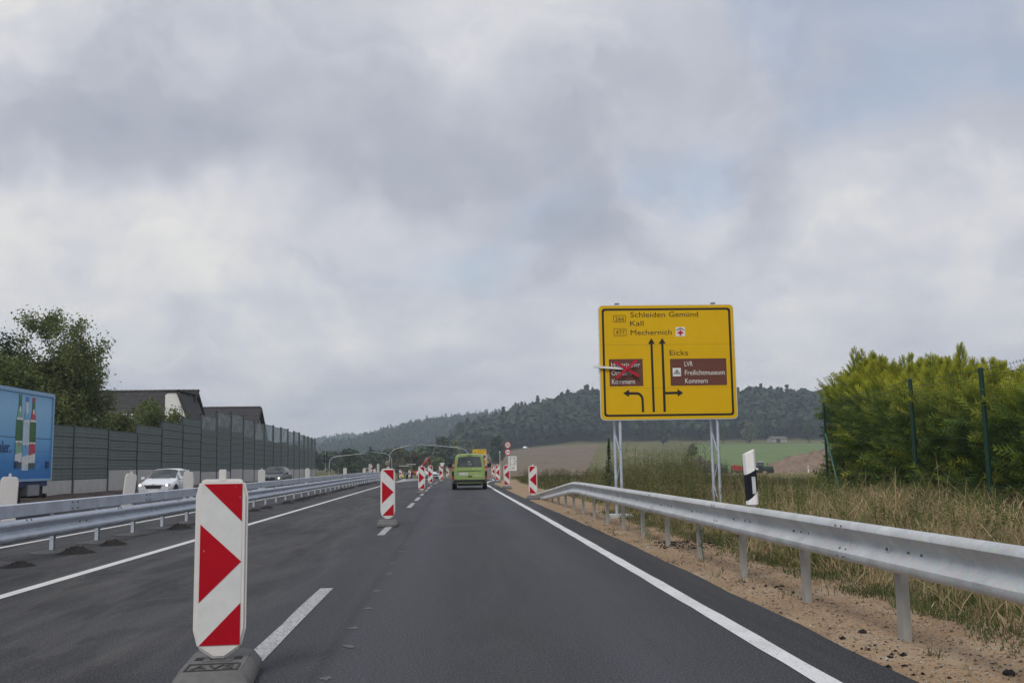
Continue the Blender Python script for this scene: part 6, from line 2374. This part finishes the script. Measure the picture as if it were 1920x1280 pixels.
def clumpy(n, x0, x1, y0, y1, ypow=1.0, nc=220, sig=0.22):
    m = int(n * 0.55)
    yc = y0 + (y1 - y0) * rng.random(nc) ** ypow
    xc = rng.uniform(x0, x1, nc)
    k = rng.integers(0, nc, m)
    X = np.concatenate([xc[k] + sig * rng.normal(size=m), rng.uniform(x0, x1, n - m)])
    Y = np.concatenate([yc[k] + sig * rng.normal(size=m), y0 + (y1 - y0) * rng.random(n - m) ** ypow])
    return X, Y


rng = np.random.default_rng(501)
X, Y = clumpy(46000, 4.15, 9.0, 4.5, 30, 1.25, 420, 0.25)
k = (X > 3.95 + 0.12 * np.sin(Y * 1.3) + 0.1 * np.sin(Y * 3.1))
X, Y = X[k], Y[k]
hh = (0.12 + 0.36 * rng.random(len(X)) ** 1.6) * (0.75 + 0.45 * S((X - 3.8) / 1.2)) * np.interp(Y, [4, 14, 30], [0.95, 1.0, 0.8]) * (0.6 + 0.5 * np.sin(X * 1.9 + 0.7 * Y) ** 2) * np.interp(Y, [14, 22], [1, 0.6])
blades('dry_grass', 'tall straw coloured grass between the guard rail and the hedge', X, Y, hh, 0.0035 + 0.0035 * rng.random(len(X)), LM_DRY, 1.0)
# a few long bent straws and seed stalks
X, Y = clumpy(700, 4.3, 8.0, 5, 26, 1.0, 90, 0.3)
hh = 0.35 + 0.6 * rng.random(len(X)) ** 1.5
blades('seed_stalks', 'long pale bent straws sticking out of the dry grass', X, Y, hh, np.full(len(X), 0.004), LM_DRY, 0.7)
X, Y = clumpy(26000, 3.75, 4.9, 4.0, 26, 1.2, 300, 0.16)
k = X > 3.72 + 0.15 * np.sin(Y * 1.7) + 0.12 * np.sin(Y * 4.3)
X, Y = X[k], Y[k]
zz_ = np.maximum(ground(X, Y, False) - 0.03, verge_z(X, Y)) - 0.01
blades('green_grass', 'short green grass along the inner edge of the sandy verge', X, Y, 0.03 + 0.11 * rng.random(len(X)) ** 1.5 * (0.4 + np.sin(Y * 0.9) ** 2), np.full(len(X), 0.004), LM_GRN, 0.9, zz_)
X, Y = clumpy(30000, 4.3, 22, 26, 110, 1.3, 500, 0.5)
k = X > edge_x(Y) + 1.7
X, Y = X[k], Y[k]
blades('meadow_grass', 'rough olive meadow grass beyond the yellow sign', X, Y, 0.10 + 0.24 * rng.random(len(X)), 0.009 + 0.009 * rng.random(len(X)), LM_WEED, 0.4)
X, Y = clumpy(15000, 8.0, 55, 40, 120, 1.2, 300, 0.9)
blades('pasture_grass', 'low yellowish pasture before the farm track', X, Y, 0.06 + 0.10 * rng.random(len(X)), 0.02 + 0.012 * rng.random(len(X)), LM_DRY, 0.5)


def weeds(name, label, n, x0, x1, y0, y1, hmin, hmax, mat, leaf=0.05, per=46, seed=1, cond=None, nc=60):
    global rng
    rng = np.random.default_rng(seed)
    X, Y = clumpy(n, x0, x1, y0, y1, 1.0, nc, 0.5)
    if cond is not None:
        k = cond(X, Y)
        X, Y = X[k], Y[k]
    n = len(X)
    Z = ground(X, Y, False)
    H_ = rng.uniform(hmin, hmax, n) * np.interp(Y, [y0, y1], [1.0, 0.9])
    idx = np.repeat(np.arange(n), per)
    m = len(idx)
    f = rng.random(m) ** 0.8
    a = rng.uniform(0, 6.28, m)
    spread = (0.06 + 0.26 * np.sin(np.clip(f, 0, 1) * 2.6)) * H_[idx] * rng.random(m) * 0.8
    lx = rng.normal(size=n) * 0.14
    ly_ = rng.normal(size=n) * 0.14
    P = np.stack([X[idx] + np.cos(a) * spread + lx[idx] * f * H_[idx], Y[idx] + np.sin(a) * spread + ly_[idx] * f * H_[idx], Z[idx] + (0.15 + 0.85 * f) * H_[idx]], 1)
    V1, F1 = leaf_quads(P, leaf * rng.uniform(0.4, 1.2, m) * (1.1 - 0.5 * f), 0.38, 0.2)
    # stems and side twigs
    B = np.stack([X, Y, Z], 1)
    T = np.stack([X + lx * H_, Y + ly_ * H_, Z + H_], 1)
    ns = 7
    segs_a, segs_b = [B], [T]
    for k in range(ns):
        ff = rng.uniform(0.3, 0.9, n)
        aa = rng.uniform(0, 6.28, n)
        s0 = B + (T - B) * ff[:, None]
        s1 = s0 + np.stack([np.cos(aa) * 0.16, np.sin(aa) * 0.16, np.full(n, 0.2)], 1) * H_[:, None]
        segs_a.append(s0)
        segs_b.append(s1)
    A = np.concatenate(segs_a)
    C = np.concatenate(segs_b)
    wv = rng.normal(size=A.shape)
    wv[:, 2] = 0
    wv /= np.linalg.norm(wv, axis=1, keepdims=True) + 1e-9
    wd = np.concatenate([np.full(n, 0.006), np.full(n * ns, 0.003)])[:, None] * wv
    V2 = np.stack([A - wd, A + wd, C + wd * 0.4, C - wd * 0.4], 1).reshape(-1, 3)
    F2 = np.arange(len(A) * 4).reshape(-1, 4)
    V = np.concatenate([V1, V2])
    F = np.concatenate([F1, F2 + len(V1)])
    return tag(link(name, np_mesh(name, V, F, mat)), label, 'weeds', None, 'stuff')


weeds('tall_weeds', 'tall olive weeds growing around the feet of the yellow sign', 560, 4.5, 10.5, 19, 44, 0.6, 1.75, LM_WEED2, 0.036, 90, 601, lambda x, y: (x < 0.235 * y + 0.4) & (x > 0.10 * y + 1.2))
weeds('brown_weeds', 'brownish dried weeds behind the end of the guard rail', 600, 4.3, 16, 34, 88, 0.45, 1.05, LM_WEED, 0.05, 60, 602, lambda x, y: (x > edge_x(y) + 1.5) & (x < 0.2 * y + 4))
weeds('low_weeds', 'low green weeds under the hedge behind the rail', 620, 4.2, 8.8, 6, 24, 0.25, 0.62, LM_OLIVE, 0.03, 50, 603)
weeds('green_scrub', 'low green scrub in the hollow before the red implement', 110, 40, 56, 196, 212, 1.6, 3.2, LM_DARK, 0.16, 120, 604)
MW = thing('mullein_plant', 'single dark spire shaped weed left of the sign post', 'weed', (4.75, 31.0, gz(4.75, 31.0)))
rng = np.random.default_rng(605)
m = 900
f = rng.random(m)
a = rng.uniform(0, 6.28, m)
r_ = (0.16 * (1 - f) + 0.025) * rng.random(m) * (1 + 0.8 * (f < 0.4))
P = np.stack([np.cos(a) * r_ + 0.05 * f, np.sin(a) * r_, 0.2 + f * 1.75], 1)
V, F = leaf_quads(P, 0.035 * rng.uniform(0.5, 1.2, m), 0.5)
link('spire', np_mesh('spire', V, F, LM_DARK), MW)
MB().tube([(0, 0, -0.1), (0.02, 0, 1.0), (0.05, 0, 1.95)], [0.012, 0.009, 0.004], 6).build('stem', M_BARK, MW)

# ---------------- loose stones and asphalt crumbs on the verge
rng = np.random.default_rng(700)


def pebbles(name, label, n, size, xr, yr, mat, ypow=1.4, cond=None):
    Y = yr[0] + (yr[1] - yr[0]) * rng.random(n) ** ypow
    X = edge_x(Y) + rng.uniform(*xr, n)
    if cond is not None:
        k = cond(X, Y)
        X, Y = X[k], Y[k]
        n = len(X)
    Z = verge_z(X, Y)
    base = np.array([(1, 0, 0), (-1, 0, 0), (0, 1, 0), (0, -1, 0), (0, 0, 0.75), (0, 0, -0.5), (.6, .6, .35), (-.6, -.6, .35)], float)
    tri = np.array([(6, 0, 4), (2, 6, 4), (0, 6, 2), (2, 1, 4), (7, 3, 0), (1, 7, 4), (7, 0, 4), (3, 7, 1), (0, 2, 5), (2, 1, 5), (1, 3, 5), (3, 0, 5)])
    s = size * (0.35 + rng.random(n) ** 3)
    an = rng.uniform(0, 6.28, n)
    jit = 1 + 0.25 * rng.normal(size=(n, 8, 3))
    P = base[None] * jit * s[:, None, None]
    c, sn = np.cos(an)[:, None], np.sin(an)[:, None]
    Px = P[..., 0] * c - P[..., 1] * sn
    Py = P[..., 0] * sn + P[..., 1] * c
    V = np.stack([Px + X[:, None], Py + Y[:, None], P[..., 2] + Z[:, None]], -1).reshape(-1, 3)
    F = (np.arange(n)[:, None, None] * 8 + tri[None]).reshape(-1, 3)
    return tag(link(name, np_mesh(name, V, F, mat)), label, 'gravel', None, 'stuff')


M_PEB = leafmat('pebble', [(0.0, (0.15, 0.11, 0.075)), (0.5, (0.28, 0.21, 0.14)), (0.85, (0.38, 0.33, 0.26)), (1.0, (0.45, 0.42, 0.38))], 0.0, 0.9)
pebbles('pebbles', 'scattered tan pebbles on the sandy verge', 9000, 0.014, (0.02, 1.5), (4.2, 26), M_PEB)
pebbles('tar_crumbs', 'black asphalt crumbs strewn along the verge edge', 700, 0.022, (0.03, 0.75), (4.2, 16), M_CRUMB, 1.2, lambda x, y: (np.sin(y * 1.9 + 1) + np.sin(x * 5 + y) > 0.8))
pebbles('tar_crumbs', 'dark patch of asphalt crumbs round a verge rail post near the sign', 1500, 0.018, (0.35, 1.6), (14.4, 16.6), M_CRUMB, 1.0, lambda x, y: ((x - 3.75) / 0.7) ** 2 + ((y - 15.5) / 1.0) ** 2 + 0.4 * np.sin(x * 9) * np.sin(y * 7) < 1)
for (x, y, s) in ((3.34, 6.05, 0.7), (3.08, 7.6, 0.6)):
    mb = MB()
    rd = random.Random(int(x * 100 + y * 10))
    mb.lathe([(0.03 * s, -0.01), (0.055 * s, 0.0), (0.05 * s, 0.025 * s), (0.02 * s, 0.045 * s)], 7)
    mb.v = [(v[0] * rd.uniform(0.7, 1.3), v[1] * rd.uniform(0.7, 1.3), v[2] * rd.uniform(0.8, 1.2)) for v in mb.v]
    o = mb.build('asphalt_lump', M_CRUMB, loc=(x, y, float(verge_z(np.array([x]), np.array([y]))[0])))
    tag(o, 'fist sized black asphalt lump lying on the sandy verge', 'asphalt lump', 'asphalt lumps on the verge')
rng = np.random.default_rng(811)
Y = 4.5 + 20 * rng.random(900) ** 1.2
kk = rng.integers(0, 40, 900)
yc = 4.6 + 22 * rng.random(40)
xc = edge_x(yc) + rng.uniform(0.05, 1.2, 40)
X = xc[kk] + 0.05 * rng.normal(size=900)
Y = yc[kk] + 0.06 * rng.normal(size=900)
blades('verge_tufts', 'tiny dry weed tufts on the sandy verge', X, Y, 0.03 + 0.07 * rng.random(900), np.full(900, 0.003), LM_GRN, 0.8, verge_z(X, Y) - 0.005)

# ================================================================== haze
hz = bpy.data.materials.new('haze_air')
hz.use_nodes = True
nt = hz.node_tree
nt.nodes.clear()
out = nt.nodes.new('ShaderNodeOutputMaterial')
pv = nt.nodes.new('ShaderNodeVolumePrincipled')
pv.inputs['Color'].default_value = (0.74, 0.87, 1.0, 1)
pv.inputs['Density'].default_value = 0.00034
nt.links.new(pv.outputs[0], out.inputs['Volume'])
hb = MB().box((0, 1310, 60), (1720, 2720, 136)).build('haze', hz)
hb['kind'] = 'stuff'
hb['label'] = 'thin pale haze filling the valley'
